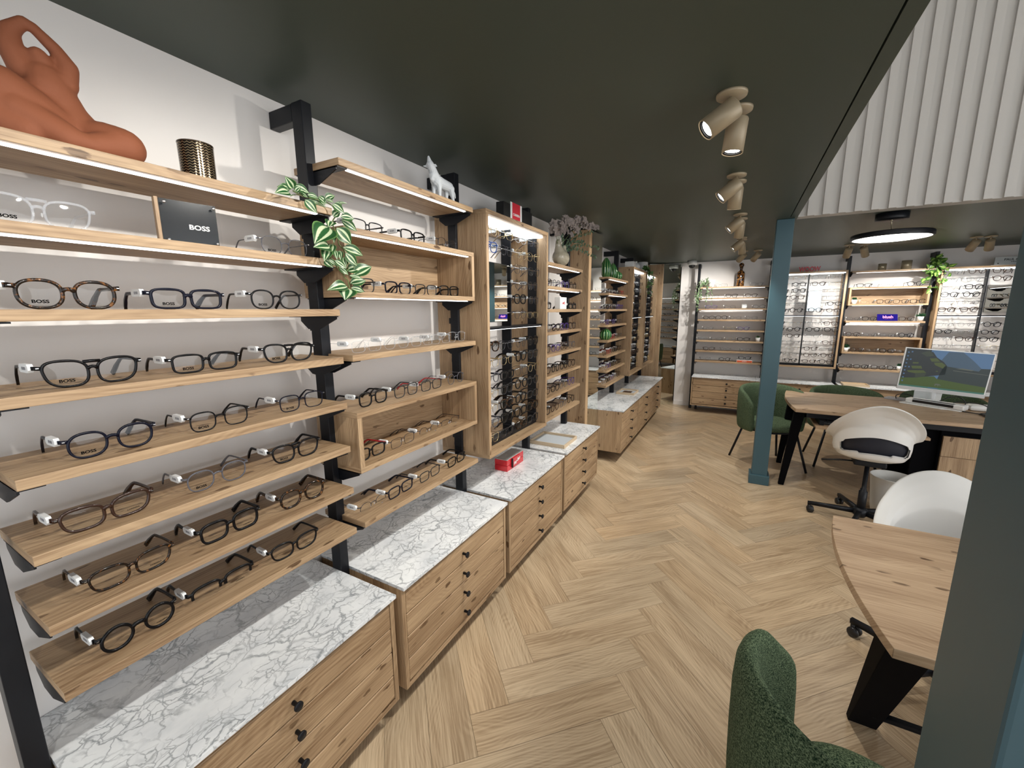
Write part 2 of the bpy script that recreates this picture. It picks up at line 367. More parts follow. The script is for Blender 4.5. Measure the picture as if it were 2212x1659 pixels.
# ------------------------------------------------------------------ room shell
def floor():
    W = .159; O = Vector((-.688, 1.214)); A = Vector((.70711, .70711)); B = Vector((-.70711, .70711))
    X0, X1, Y0, Y1 = WALL_X, RIGHT_X, FRONT_Y, BACK_Y
    def clip(poly):
        for ax, lim, sg in ((0, X0, 1), (0, X1, -1), (1, Y0, 1), (1, Y1, -1)):
            out = []
            for i in range(len(poly)):
                p, q = poly[i-1], poly[i]; dp, dq = (p[ax]-lim)*sg, (q[ax]-lim)*sg
                if (dp >= 0) != (dq >= 0):
                    t = dp/(dp-dq); out.append(tuple(p[k]+(q[k]-p[k])*t for k in range(4)))
                if dq >= 0: out.append(q)
            poly = out
            if len(poly) < 3: return None
        return poly
    mb = MB(); cols = []; R = random.Random(3)
    mb.box(X0, X1, Y0, Y1, -.1, -.006, 1); cols += [(.5, .5, .5)]*24
    for k in range(-9, 12):
        for n_ in range(-70, 90):
            for vert in (0, 1):
                c0 = (n_+8*k, n_, n_+8*k+4, n_+1) if not vert else (n_+8*k, n_+1, n_+8*k+1, n_+5)
                u0, v0 = R.uniform(0, 60), R.uniform(0, 60); g = .0035
                cs = []
                for a, b in ((c0[0], c0[1]), (c0[2], c0[1]), (c0[2], c0[3]), (c0[0], c0[3])):
                    aa = a+(g if a == c0[0] else -g); bb = b+(g if b == c0[1] else -g)
                    p = O+A*(aa*W)+B*(bb*W); uu, vv = ((b-c0[1])*W, (a-c0[0])*W) if vert else ((a-c0[0])*W, (b-c0[1])*W)
                    cs.append((p.x, p.y, u0+uu, v0+vv))
                cs = clip(cs)
                if not cs: continue
                bi = len(mb.v)
                for p in cs: mb.v.append((p[0], p[1], 0))
                mb.face(range(bi, bi+len(cs)), 0, [(p[2], p[3]) for p in cs])
                t = R.uniform(.90, 1.06); wm = R.uniform(-.03, .03); cols += [(t+wm, t, t-wm*1.2)]*len(cs)
    me = mb.mesh('floor', [FLOORM, mat('floor_gap', (.22, .15, .09), .7)])
    ca = me.color_attributes.new('tone', 'FLOAT_COLOR', 'CORNER')
    flat = []
    for c in cols: flat += [c[0], c[1], c[2], 1]
    ca.data.foreach_set('color', flat)
    tag(mk('floor', me), kind='structure')
floor()
def mbx(*a, **k): return MB().box(*a, **k)
VX, VY, VX2 = .333, 4.06, 3.6
struct('wall_left', mbx(WALL_X-.15, WALL_X, FRONT_Y, BACK_Y+.15, -.1, HIGH+.1), WALLM)
struct('wall_back', mbx(WALL_X, RIGHT_X+.15, BACK_Y, BACK_Y+.15, -.1, HIGH+.1), WALLG)
struct('wall_right', mbx(RIGHT_X, RIGHT_X+.15, FRONT_Y, BACK_Y, -.1, HIGH+.1), WALLM)
m_ = MB(); m_.box(WALL_X, RIGHT_X, FRONT_Y-.15, FRONT_Y, -.1, .25); m_.box(WALL_X, RIGHT_X, FRONT_Y-.15, FRONT_Y, 2.55, HIGH+.1)
m_.box(WALL_X, -1.2, FRONT_Y-.15, FRONT_Y, .25, 2.55); m_.box(3.45, RIGHT_X, FRONT_Y-.15, FRONT_Y, .25, 2.55)
struct('wall_front', m_, WALLM)
m_ = MB()
for x in (-1.2, .33, 1.86, 3.39): m_.box(x, x+.06, FRONT_Y-.1, FRONT_Y-.04, .25, 2.55)
struct('window_1', m_, BLACK)
m_ = MB()
for y in (-1.42, .1, 1.65, 3.18): m_.box(RIGHT_X-.03, RIGHT_X-.001, y, y+.05, .3, 2.4)
struct('added_window_frame', m_, BLACK)  # made-up frame strips on the solid wall, added to go with the side fill
m_ = MB(); m_.box(WALL_X, VX-.052, FRONT_Y, BACK_Y, CEIL, CEIL+.12); m_.box(VX-.052, RIGHT_X, VY, BACK_Y, CEIL, CEIL+.12)
struct('ceiling', m_, CEILM)
m_ = MB(); m_.box(VX-.046, VX, FRONT_Y, VY-.002, CEIL, CEIL+.115)
struct('trim_1', m_, CEILM)
m_ = MB(); m_.box(WALL_X, RIGHT_X, FRONT_Y, VY, HIGH, HIGH+.1); struct('ceiling_upper', m_, WHITEC)
struct('trim_2', MB().box(VX-.05, VX-.005, FRONT_Y, VY-.002, CEIL+.125, HIGH), WALLM)
pr = [(VX, VY-.002)]; x = VX+.055
while x < RIGHT_X-.1: pr += [(x, VY-.002), (x, VY-.022), (x+.047, VY-.022), (x+.047, VY-.002)]; x += .0957
pr += [(RIGHT_X, VY-.002), (RIGHT_X, VY+.1), (VX, VY+.1)]
struct('trim_3', MB().prism(pr, 2, CEIL-.006, HIGH, 0, 2), SLATM)
struct('baseboard_left', mbx(WALL_X, WALL_X+.012, FRONT_Y, BACK_Y, 0, .07), WALLM)
struct('baseboard_back', mbx(WALL_X+.012, RIGHT_X, BACK_Y-.012, BACK_Y, 0, .07), WALLG)

# ------------------------------------------------------------------ wall system pieces
ORD = ['topmost', 'second from the top', 'third from the top', 'fourth from the top', 'fifth from the top', 'sixth from the top', 'seventh from the top', 'lowest']
def upright(fr, x, label, group, top=2.218, zs=(), z0=0):
    t = thing('shelf_upright', label, 'upright', fr, (x, -.147, z0), group)
    p = MB(); p.box(x-.0185, x+.0185, -.174, -.124, z0, top)
    for z in zs:
        p.box(x-.014, x+.014, -.125, -.110, z-.075, z-.045); p.box(x-.011, x+.011, -.125, -.117, z-.12, z-.1)
    part('post', p, BLACK, t, bev=.002)
    a = MB(); a.box(x-.018, x+.018, -.124, -.001, top-.055, top-.001); part('wall_arm', a, BLACK, t, bev=.003)
    return t
def bracket(x, z, side, fr):              # side +1: bracket lies to the +x side of x
    m = MB(); m.prism([(-.285, z), (-.285, z-.010), (-.195, z-.045), (-.137, z-.045), (-.10, z-.018), (-.10, z)], 0, x, x+side*.004)
    m.box(x, x+side*.038, -.292, -.085, z-.0035, z); return m
def shelf(fr, x0, x1, z, label, group, led=False, depth=.3, back=-.075, th=.022):
    t = thing('shelf', label, 'shelf', fr, ((x0+x1)/2, -(depth-back)/2, z-th), group)
    m = MB(); m.box(x0, x1, -depth, back, z-th, z); part('board', m, OAK, t, bev=.0012)
    for xx, sd in ((x0+.001, 1), (x1-.001, -1)): part('bracket', bracket(xx, z-th-.0005, sd, fr), BLACK, t)
    if led:
        l = MB(); l.box(x0+.045, x1-.045, -depth+.012, -depth+.024, z-th-.004, z-th-.0004); part('light_strip', l, LED, t)
    return t
def box_shelf(fr, x0, x1, z0, z1, label, group, led=False, depth=.3):
    t = thing('box_shelf', label, 'shelf', fr, ((x0+x1)/2, -.19, z0), group); th = .02
    part('top_panel', MB().box(x0, x1, -depth, -.075, z1-th, z1), OAK, t, bev=.001)
    part('bottom_panel', MB().box(x0, x1, -depth, -.075, z0, z0+th), OAK, t, bev=.001)
    for a in (x0, x1-th): part('side_panel', MB().box(a, a+th, -depth, -.075, z0+th, z1-th, 0, 2), OAK, t)
    part('back_panel', MB().box(x0+th, x1-th, -.087, -.075, z0+th, z1-th), OAK, t)
    for xx, sd in ((x0+.001, 1), (x1-.001, -1)): part('bracket', bracket(xx, z0-.0005, sd, fr), BLACK, t)
    if led:
        part('light_strip', MB().box(x0+.03, x1-.03, -depth+.012, -depth+.024, z1-th-.004, z1-th-.0004), LED, t)
        part('light_strip', MB().box(x0+.045, x1-.045, -depth+.012, -depth+.024, z0-.004, z0-.0004), LED, t)
    return t
def cabinet(fr, x0, x1, label, group, front=.462, z0=.108, z1=.552, kx=None, plain=False, nd=4, feet=True):
    t = thing('drawer_cabinet', label, 'cabinet', fr, ((x0+x1)/2, -front/2, z0), group)
    kx = kx or (x0+x1)/2; f = front-.014
    c = MB(); c.box(x0, x0+.018, -f, -.003, z0, z1-.014, 0, 2); c.box(x1-.018, x1, -f, -.003, z0, z1-.014, 0, 2)
    c.box(x0+.018, x1-.018, -f, -.003, z0, z0+.018); c.box(x0+.018, x1-.018, -.02, -.003, z0+.018, z1-.014)
    c.box(x0+.018, x1-.018, -f, -f+.05, z1-.03, z1-.014)
    part('carcass', c, OAK, t, bev=.0008)
    m = MB(); m.box(x0-.001, x1+.001, -front, -.002, z1-.0135, z1, 0, 0); part('marble_top', m, MARBLE, t, bev=.001)
    a, b = z0+.021, z1-.033; h = (b-a)/nd
    for i in range(nd):
        d = MB(); zt = b-i*h; d.box(x0+.021, x1-.021, -f+.001, -f+.019, zt-h+.0045, zt); o = part('drawer', d, OAK, t, bev=.0028)
        kz = zt-h*.5; k = MB(); k.lathe([(0, 0), (.006, 0), (.0055, .018), (.013, .022), (.0135, .026), (.012, .028), (0, .028)], (kx, -f+.0005, kz), 16, 0, (0, -1, 0))
        part('knob', k, BLACK, o)
    if feet:
        for xx in (x0+.05, x1-.08): part('foot', MB().box(xx, xx+.03, -.20, -.17, 0, z0), BLACK, t)
    return t
def rack(fr, x0, x1, z0, z1, front, label, group, zdiv=1.455, mir=None, zrows=(), left_post=True):
    t = thing('display_cabinet', label, 'display cabinet', fr, ((x0+x1)/2, -front/2, z0), group); th = .022
    part('top_panel', MB().box(x0, x1, -front, -.03, z1-th, z1), OAK, t, bev=.001)
    part('bottom_panel', MB().box(x0, x1, -front, -.03, z0, z0+th), OAK, t, bev=.001)
    for a in (x0, x1-th): part('side_panel', MB().box(a, a+th, -front, -.03, z0+th, z1-th, 0, 2), OAK, t, bev=.001)
    lp = MB(); lp.box(x0+th, x1-th, -front+.03, -front+.14, z1-th-.012, z1-th-.0005); part('light_panel', lp, LEDP, t)
    fr_ = MB(); yb = -.245
    xm = (x0+x1)/2
    for xx in (x0+th, xm-.006, x1-th-.012): fr_.box(xx, xx+.012, yb-.03, yb+.03, z0+th, z1-th-.012)
    fr_.box(x0+th, x1-th, yb-.03, yb+.03, z0+th, z0+th+.03); part('rack_post', fr_, BLACK, t)
    part('divider_shelf', MB().box(x0+th, x1-th, -front+.03, yb+.03, zdiv-.006, zdiv+.006), BLACK, t)
    part('light_strip', MB().box(x0+th+.01, x1-th-.01, -front+.034, -front+.046, zdiv-.0085, zdiv-.0063), LED, t)
    for z in zrows:
        for a, b in ((x0+th+.002, xm-.008), (xm+.008, x1-th-.014)):
            if mir and not (z0_(z, mir)) and a < (mir[0]+mir[1])/2 < b:
                a, b = (mir[1]+.002, b) if mir[0]-a < b-mir[1] else (a, mir[0]-.002)
                if b-a < .03: continue
            part('rod', MB().tube([(a, yb-.034, z), (b, yb-.034, z)], .0028, 8), STEEL, t)
    if mir:
        o = part('mirror_frame', MB().box(mir[0]-.003, mir[1]+.003, yb-.036, yb-.030, mir[2]-.003, mir[3]+.003), BLACK, t)
        part('mirror', MB().box(mir[0], mir[1], yb-.0385, yb-.0365, mir[2], mir[3]), MIRROR, o, 'small mirror between the rods')
    return t
def z0_(z, mir): return not (mir[2] < z < mir[3]+.02)

ZS = [.777, .932, 1.086, 1.242, 1.398, 1.557, 1.714, 1.872]
# ---- near run on the left wall
UL = ['black steel upright at the left edge of the picture, foot beside the nearest marble cabinet',
      'tall black upright with hooked wall arm, striped plant trailing beside it',
      'black upright behind the white wolf figurine', 'black upright behind the flower vase shelf corner',
      'black upright against the wooden mirror tower']
for x, lb, q in zip((.150, .971, 1.786, 2.598, 3.352), UL, (0, 0, 0, 0, .5525)): upright(LW, x, lb, 'uprights of the left wall shelving', 2.218, ZS, q)
B1 = ['uppermost oak shelf on the left, terracotta figure and dark candle holder on it', 'lit oak shelf with the acrylic brand plaque and two clear frames',
      'oak shelf at eye height with three bold dark glasses seen edge on', 'oak shelf with three dark glasses just below eye height, fourth of the nearest bay',
      'oak shelf fifth down in the nearest bay, three dark glasses', 'oak shelf sixth down in the nearest bay, dark brown wide glasses at its left',
      'oak shelf seventh down in the nearest bay, three dark glasses', 'lowest oak shelf of the nearest bay, just above the first marble top']
for z, lb in zip(ZS[::-1], B1): shelf(LW, .188, .938, z, lb, 'shelves of the nearest bay', z > 1.7)
shelf(LW, .976, 1.738, 2.033, 'highest oak shelf, under the white wolf figurine, light strip below', 'shelves of the second bay', True)
box_shelf(LW, .976, 1.738, 1.597, 1.827, 'lit oak box shelf behind the trailing plant, sporty glasses inside', 'shelves of the second bay', True)
shelf(LW, .976, 1.738, 1.400, 'oak shelf with a row of crystal clear glasses', 'shelves of the second bay')
box_shelf(LW, .976, 1.738, .968, 1.194, 'open oak box shelf below the clear glasses, red templed pair inside', 'shelves of the second bay')
shelf(LW, .976, 1.738, .777, 'lowest oak shelf of the second bay, over the second marble top', 'shelves of the second bay')
ROWS = [.815+.0855*k for k in range(7)]+[1.50+.087*k for k in range(6)]
RODS = [z+.036 for z in ROWS]
rack(LW, 1.782, 2.527, .765, 2.036, .345, 'tall lit oak display cabinet nearest the camera, full of glasses, red brand sign on top', 'display cabinets', mir=(1.822, 2.095, 1.49, 1.80), zrows=RODS)
B4 = ['oak shelf under the cream vase of orchids', 'lit oak shelf just under the vase shelf', 'oak shelf with the small white square sign', 'oak shelf just below the one with the white sign',
      'fifth oak shelf down under the vase', 'sixth oak shelf down under the vase', 'seventh oak shelf down under the vase', 'lowest oak shelf under the vase, above the wooden tray']
for z, lb in zip(ZS[::-1], B4): shelf(LW, 2.62, 3.330, z, lb, 'shelves between display cabinet and mirror tower', z > 1.6)
CL = ['nearest drawer cabinet with marble top, at the lower left corner', 'second drawer cabinet from the camera, bare marble top', 'third drawer cabinet, red box on its marble top',
      'fourth drawer cabinet, wooden tray on its marble top']
for (a, b), lb in zip(((.172, .951), (.991, 1.766), (1.806, 2.578), (2.618, 3.412)), CL): cabinet(LW, a, b, lb, 'floating drawer cabinets of the near run')
# ---- mirror tower
t = thing('mirror_tower', 'full height oak tower with a long mirror, between the two cabinet runs', 'mirror', LW, (3.84, -.12, 0))
part('tower_body', MB().box(3.645, 4.034, -.238, -.003, .0, 2.245, 0, 2), OAK, t, bev=.001)
part('mirror_pane', MB().box(3.715, 4.034, -.2465, -.2385, .02, 2.243), MIRROR, t)
part('edge_trim', MB().box(3.645, 3.713, -.246, -.2385, .0, 2.245, 0, 2), OAK_EDGE, t)
# ---- far run on the left wall
for x, lb in zip((4.105, 4.922, 5.6875, 6.515), ['black upright in the corner behind the ceramic cacti', 'black upright with square wall arm right of the ceramic cacti', 'black upright between the two far display cabinets', 'black upright beside the dark wood end panel']):
    upright(LW, x, lb, 'uprights of the far left run', 2.218, z0=.5525 if x < 6.5 else 0)
B5 = ['oak shelf carrying the green ceramic cacti', 'lit oak shelf just under the cacti', 'third oak shelf under the cacti', 'fourth oak shelf under the cacti', 'fifth oak shelf under the cacti, round striped cactus on it',
      'sixth oak shelf under the cacti', 'seventh oak shelf under the cacti', 'lowest oak shelf under the cacti, over the marble']
for z, lb in zip(ZS[::-1], B5): shelf(LW, 4.127, 4.90, z, lb, 'shelves under the ceramic cacti', z > 1.7)
rack(LW, 4.943, 5.667, .765, 2.036, .35, 'lit oak display cabinet right of the cacti shelves', 'display cabinets', zrows=RODS)
rack(LW, 5.708, 6.49, .765, 2.036, .35, 'farthest lit oak display cabinet on the left wall, ivy hanging over it', 'display cabinets', zrows=RODS)
for (a, b), lb in zip(((4.04, 4.832), (4.836, 5.636), (5.64, 6.43)), ['first marble topped cabinet beyond the mirror tower, knotty side panel facing us', 'middle marble topped cabinet of the far left run', 'last marble topped cabinet of the far left run, by the corner mirror']):
    cabinet(LW, a, b, lb, 'floating drawer cabinets of the far left run', .512)
t = thing('end_panel', 'tall dark oak end panel before the corner mirror', 'panel', LW, (6.58, -.2, 0)); 
part('panel_board', MB().box(6.56, 6.60, -.413, -.003, 0, 2.205, 0, 2), OAK, t, bev=.001)
# ---- corner mirror (leans across the corner)
cm = F((-.868, 7.12, 0), radians(35))
t = thing('corner_mirror', 'tall frameless mirror set across the far left corner', 'mirror', cm, (-.2, 0, 0))
part('mirror_pane', MB().box(-.52, 0, -.004, .004, .0, 2.243), MIRROR, t)
part('mirror_clip', MB().box(-.012, .004, -.012, -.0045, 2.20, 2.247), WHITEG, t)

# ---- back wall
for x, lb in zip((-.598, .335, 1.19, 2.022, 2.87), ['black upright at the left end of the back wall, white ivy pot beside it', 'black upright behind the blue green pillar', 'dark upright between the brand letter cabinet and the box shelves',
                 'dark upright behind the bright green hanging plant', 'dark upright at the far right beside the white brand sign']):
    upright(BW, x, lb, 'uprights of the back wall', 2.218, z0=.5525 if abs(x-.335) < .01 else 0)
BA = ['back wall shelf with the brown glass bottle and white ivy pot', 'back wall shelf just below the bottle shelf, trailing ivy over its left end', 'back wall shelf with purple glasses and a white jar', 'back wall shelf with four dark glasses, left of the pillar',
      'back wall shelf with a violet framed pair', 'back wall shelf with the small potted grass', 'back wall shelf with three round glasses, second lowest left of the pillar', 'lowest back wall shelf left of the pillar, orange and white box on it']
for z, lb in zip(ZS[::-1], BA): shelf(BW, -.568, .312, z, lb, 'back wall shelves left of the pillar', z > 1.5, .27)
rack(BW, .36, 1.168, .752, 2.036, .30, 'lit display cabinet on the back wall under the red letters', 'display cabinets', zrows=RODS, mir=(.775, .92, 1.52, 1.78))
shelf(BW, 1.212, 1.998, 2.02, 'topmost shelf of the back wall box shelf bay, under the gold tealight jars', 'back wall box shelf bay', True, .27)
box_shelf(BW, 1.212, 1.985, 1.585, 1.815, 'upper oak box shelf on the back wall with a potted succulent', 'back wall box shelf bay', True, .27)
shelf(BW, 1.212, 1.985, 1.39, 'back wall shelf with the dark blue card sign', 'back wall box shelf bay', True, .27)
box_shelf(BW, 1.212, 1.985, .962, 1.184, 'lower oak box shelf on the back wall, left of the monitor', 'back wall box shelf bay', False, .27)
shelf(BW, 1.212, 1.985, .765, 'lowest back wall shelf, partly behind the monitor', 'back wall box shelf bay', False, .27)
rack(BW, 2.045, 2.85, .752, 2.02, .30, 'lit display cabinet at the right end of the back wall, above the monitor', 'display cabinets', zrows=RODS, mir=(2.46, 2.69, 1.50, 1.80))
for (a, b), lb, kx in zip(((-.576, .262), (.266, 1.168), (1.212, 2.000), (2.044, 2.848)), ['marble topped drawer cabinet at the left end of the back wall', 'back wall drawer cabinet half hidden by the green chair and pillar', 'back wall drawer cabinet with a flat wooden tray', 'back wall drawer cabinet behind the monitor'], (-.10, .78, None, None)):
    cabinet(BW, a, b, lb, 'back wall drawer cabinets', .45, kx=kx)
# ---- right wall (seen in the corner mirror)
for k in range(2):
    y0 = 4.1+k*.85
    for i, z in enumerate(ZS): shelf(RW, -y0-.8, -y0, z, 'oak shelf on the right wall, seen only in the corner mirror', 'right wall shelves in the mirror', z > 1.8)
    cabinet(RW, -y0-.8, -y0, 'drawer cabinet on the right wall, seen in the corner mirror', 'right wall cabinets in the mirror')

# ------------------------------------------------------------------ ceiling spots and lamps
def spot_fixture(x, y, aim, label, on=True, power=44, tube=(.036, .115)):
    t = thing('ceiling_spot', label, 'spotlight', G, (x, y, CEIL-.012), 'swivelling ceiling spots')
    part('ceiling_plate', MB().lathe([(0, CEIL-.010), (.047, CEIL-.010), (.048, CEIL-.004), (.048, CEIL), (0, CEIL)], (x, y, 0), 28), BEIGE, t)
    d = (Vector(aim)-Vector((x, y, CEIL-.08))).normalized(); c = Vector((x, y, CEIL-.052))
    part('stem', MB().tube([(x, y, CEIL-.008), (x, y, CEIL-.05)], .006, 10), BEIGE, t)
    r, L = tube; s0 = c-d*.018
    part('lamp_head', MB().lathe([(0, 0), (r*.96, 0), (r, .004), (r, L), (r*.92, L), (r*.90, L-.012), (.0, L-.012)], s0, 28, 0, d), BEIGE, t)
    part('bulb_ring', MB().lathe([(r*.72, L-.011), (r*.89, L-.011), (r*.89, L-.002), (r*.78, L-.005)], s0, 24, 0, d, cap=False), BLACK, t)
    part('bulb', MB().lathe([(0, L-.008), (r*.72, L-.010)], s0, 24, 0, d), LAMPE if on else BLACKP, t)
    if on:
        l = bpy.data.lights.new('spot_light', 'SPOT'); l.energy = power; l.spot_size = radians(88); l.spot_blend = .55; l.shadow_soft_size = .022; l.color = (1, .965, .90)
        o = bpy.data.objects.new('spot_light', l); o.location = s0+d*(L+.012); o.rotation_euler = d.to_track_quat('-Z', 'Y').to_euler(); COL.objects.link(o)
SP = [(-.085, 1.70, (-1.45, 1.15, 1.1), 'nearest ceiling spot, tilted towards the left shelves'), (-.067, 1.83, (-.25, 1.75, 0), 'ceiling spot just behind the nearest one, pointing at the floor'),
      (-.079, 2.67, (-1.45, 2.3, 1.0), 'front spot of the second ceiling pair, tilted left'), (-.078, 2.80, (-.2, 3.1, 0), 'rear spot of the second ceiling pair'),
      (-.063, 3.74, (-1.45, 3.5, 1.0), 'single looking ceiling spot, third along the aisle'), (-.06, 3.92, (-.2, 4.6, 0), 'ceiling spot hidden behind the third one'),
      (-.052, 4.93, (-1.45, 4.7, 1.0), 'fourth ceiling spot along the aisle, tilted left'), (-.05, 5.06, (.2, 5.6, 0), 'ceiling spot close behind the fourth one, lens facing down'),
      (-.028, 6.06, (-1.1, 7.1, 1.0), 'last ceiling spot of the aisle row, before the brown bottle'), (.124, 6.08, (-.68, 7.14, 1.2), 'dark lensed ceiling spot right of the last aisle spot'),
      (1.021, 6.13, (.9, 7.14, 1.0), 'ceiling spot left of the pair behind the round lamp'), (1.159, 6.15, (1.7, 7.14, .9), 'square looking ceiling spot behind the round lamp'),
      (2.045, 6.13, (1.8, 7.14, 1.1), 'dark lensed ceiling spot above the green hanging plant'), (2.153, 6.14, (2.5, 7.14, 1.0), 'ceiling spot at the far right above the white sign')]
for x, y, a, lb in SP: spot_fixture(x, y, a, lb)
for x, y, a in ((-.09, .72, (-1.45, .35, 1.05)), (-.09, .30, (-1.45, .9, 1.0)), (-.09, -.35, (-1.45, .1, .9))):
    spot_fixture(x, y, a, 'ceiling spot above and behind the camera, lighting the nearest shelves', True, 20)
t = thing('ring_lamp', 'round flat pendant lamp with black rim and glowing underside', 'lamp', G, (.985, 4.40, 2.085))
part('canopy', MB().lathe([(0, 2.214), (.098, 2.214), (.10, 2.218), (.10, CEIL), (0, CEIL)], (.955, 4.31, 0), 40), BLACK, t)
part('stem', MB().tube([(.955, 4.31, 2.22), (.955, 4.31, 2.205)], .009, 10).tube([(.955, 4.31, 2.205), (.985, 4.40, 2.125)], .004, 8), BRASSG, t)
part('rim', MB().lathe([(.236, 2.088), (.248, 2.088), (.25, 2.092), (.25, 2.122), (.246, 2.126), (0, 2.126), (0, 2.115), (.236, 2.115), (.236, 2.088)], (.985, 4.40, 0), 72, cap=False), BLACK, t)
part('diffuser', MB().lathe([(0, 2.088), (.2355, 2.090)], (.985, 4.40, 0), 64), RINGE, t)

# ------------------------------------------------------------------ pillars
for nm, lb, x0, y0, s_ in (('steel_pillar', 'blue green steel pillar standing beside the far desk', .197, 4.12, .122), ('steel_pillar', 'big blurred blue green pillar at the right edge, nearest the camera', .205, .418, .118)):
    t = thing(nm, lb, 'pillar', G, (x0+s_/2, y0+s_/2, 0), 'painted square pillars')
    part('shaft', MB().box(x0, x0+s_, y0, y0+s_, 0, CEIL-.0005), PILLARM, t, bev=.004)
    part('foot_collar', MB().box(x0-.018, x0+s_+.018, y0-.018, y0+s_+.018, 0, .085), PILLARM, t, bev=.004)

# ------------------------------------------------------------------ desks
def desk(fr_pts, zt, label, group):
    xs = [p[0] for p in fr_pts]; ys = [p[1] for p in fr_pts]
    t = thing('desk', label, 'desk', G, (sum(xs)/len(xs), sum(ys)/len(ys), 0), group)
    o = part('table_top', MB().prism(fr_pts, 2, zt-.028, zt, 0, 0), OAK_DESK, t, bev=.0015); return t
def taper_leg(mb, top, bot, wt, wb, dt, db, zt):
    b = len(mb.v)
    for (x, y), w_, d_, z in ((top, wt, dt, zt), (bot, wb, db, 0)):
        for sx, sy in ((-1, -1), (1, -1), (1, 1), (-1, 1)): mb.v.append((x+sx*w_/2, y+sy*d_/2, z))
    for q in ((3, 2, 1, 0), (4, 5, 6, 7), (0, 1, 5, 4), (1, 2, 6, 5), (2, 3, 7, 6), (3, 0, 4, 7)): mb.face([b+i for i in q])
    return mb
def arc_end(p0, pm, p1, n=22):             # circle-like arc through three points
    out = []
    for i in range(n+1):
        t_ = i/n; out.append(tuple((1-t_)*(1-2*t_)*a + 4*t_*(1-t_)*m + t_*(2*t_-1)*b for a, m, b in zip(p0, pm, p1)))
    return out
near = arc_end((.387, 1.948), (.350, 1.59), (.389, 1.203))
d1 = desk(near+[(1.95, 1.19), (1.95, 1.95)], .74, 'near oak desk with a curved end, cut off by the blurred pillar', 'oak desks on black legs')
part('frame_rail', MB().box(.50, 1.90, 1.30, 1.36, .655, .712).box(.50, 1.90, 1.80, 1.86, .655, .712).box(.46, .52, 1.30, 1.86, .655, .712), BLACK, d1, bev=.003)
for (a, b, c_, d_) in ((.47, 1.36, .525, 1.79), (.47, 1.78, .60, 1.68), (1.86, 1.30, 1.80, 1.36), (1.86, 1.86, 1.80, 1.80)):
    if (a, b) == (.47, 1.78): continue
    part('leg', taper_leg(MB(), (a, b), (c_, d_), .10, .085, .10, .03, .71) if a < 1 else taper_leg(MB(), (a, b), (c_, d_), .07, .045, .07, .045, .71), LEGB, d1, bev=.002)
part('cross_bar', MB().tube([(.53, 1.72, .11), (1.80, 1.72, .11)], .018, 4), BLACK, d1)
far = arc_end((.463, 4.90), (.425, 4.46), (.460, 4.012))
d2 = desk(far+[(1.93, 4.03), (1.93, 4.90)], .74, 'far oak desk with curved end, monitor and scanner on it', 'oak desks on black legs')
part('frame_rail', MB().box(.50, 1.86, 4.10, 4.15, .655, .712).box(.50, 1.86, 4.76, 4.81, .655, .712).box(.50, .55, 4.10, 4.81, .655, .712), BLACK, d2, bev=.003)
for q in (((.50, 4.115), (.435, 4.215)), ((.52, 4.80), (.46, 4.83)), ((1.84, 4.80), (1.88, 4.83))): part('leg', taper_leg(MB(), q[0], q[1], .075, .042, .075, .042, .71), LEGB, d2, bev=.002)
kt = MB(); kt.box(.60, 1.28, 3.97, 4.34, .600, .618)
o_ = part('keyboard_tray', kt, OAK_DESK, d2, bev=.001); part('tray_rail', MB().box(.63, .66, 4.03, 4.30, .6185, .658).box(1.22, 1.25, 4.03, 4.30, .6185, .658), BLACK, o_)
pd = thing('desk_pedestal', 'black desk pedestal with oak drawer fronts under the far desk', 'drawer unit', G, (1.62, 4.45, 0))
part('carcass', MB().box(1.395, 1.85, 4.165, 4.75, .06, .70), LEGB, pd); 
part('modesty_panel', MB().box(1.24, 1.392, 4.72, 4.74, .06, .70), LEGB, pd); part('side_panel', MB().box(1.26, 1.393, 4.20, 4.22, .06, .7), LEGB, pd)
for i, (a, b) in enumerate(((.45, .606), (.292, .447), (.10, .289))): part('drawer', MB().box(1.405, 1.845, 4.146, 4.164, a, b, 0, 2), OAK, pd, bev=.001)
part('foot', MB().box(1.42, 1.48, 4.2, 4.26, 0, .06), BLACK, pd); part('foot', MB().box(1.78, 1.84, 4.66, 4.72, 0, .06), BLACK, pd)
kb = thing('keyboard', 'black computer keyboard on the tray under the far desk', 'keyboard', G, (.86, 4.16, .618))
part('body', MB().box(.655, 1.10, 4.06, 4.20, .6185, .632), BLACKP, kb, bev=.003)
ks = MB()
for j in range(5):
    for i in range(15): ks.box(.663+i*.0288, .663+i*.0288+.024, 4.067+j*.0262, 4.067+j*.0262+.0215, .632, .6375)
part('keys', ks, mat('key_grey', (.05, .05, .055), .5), kb)['kind'] = 'stuff'

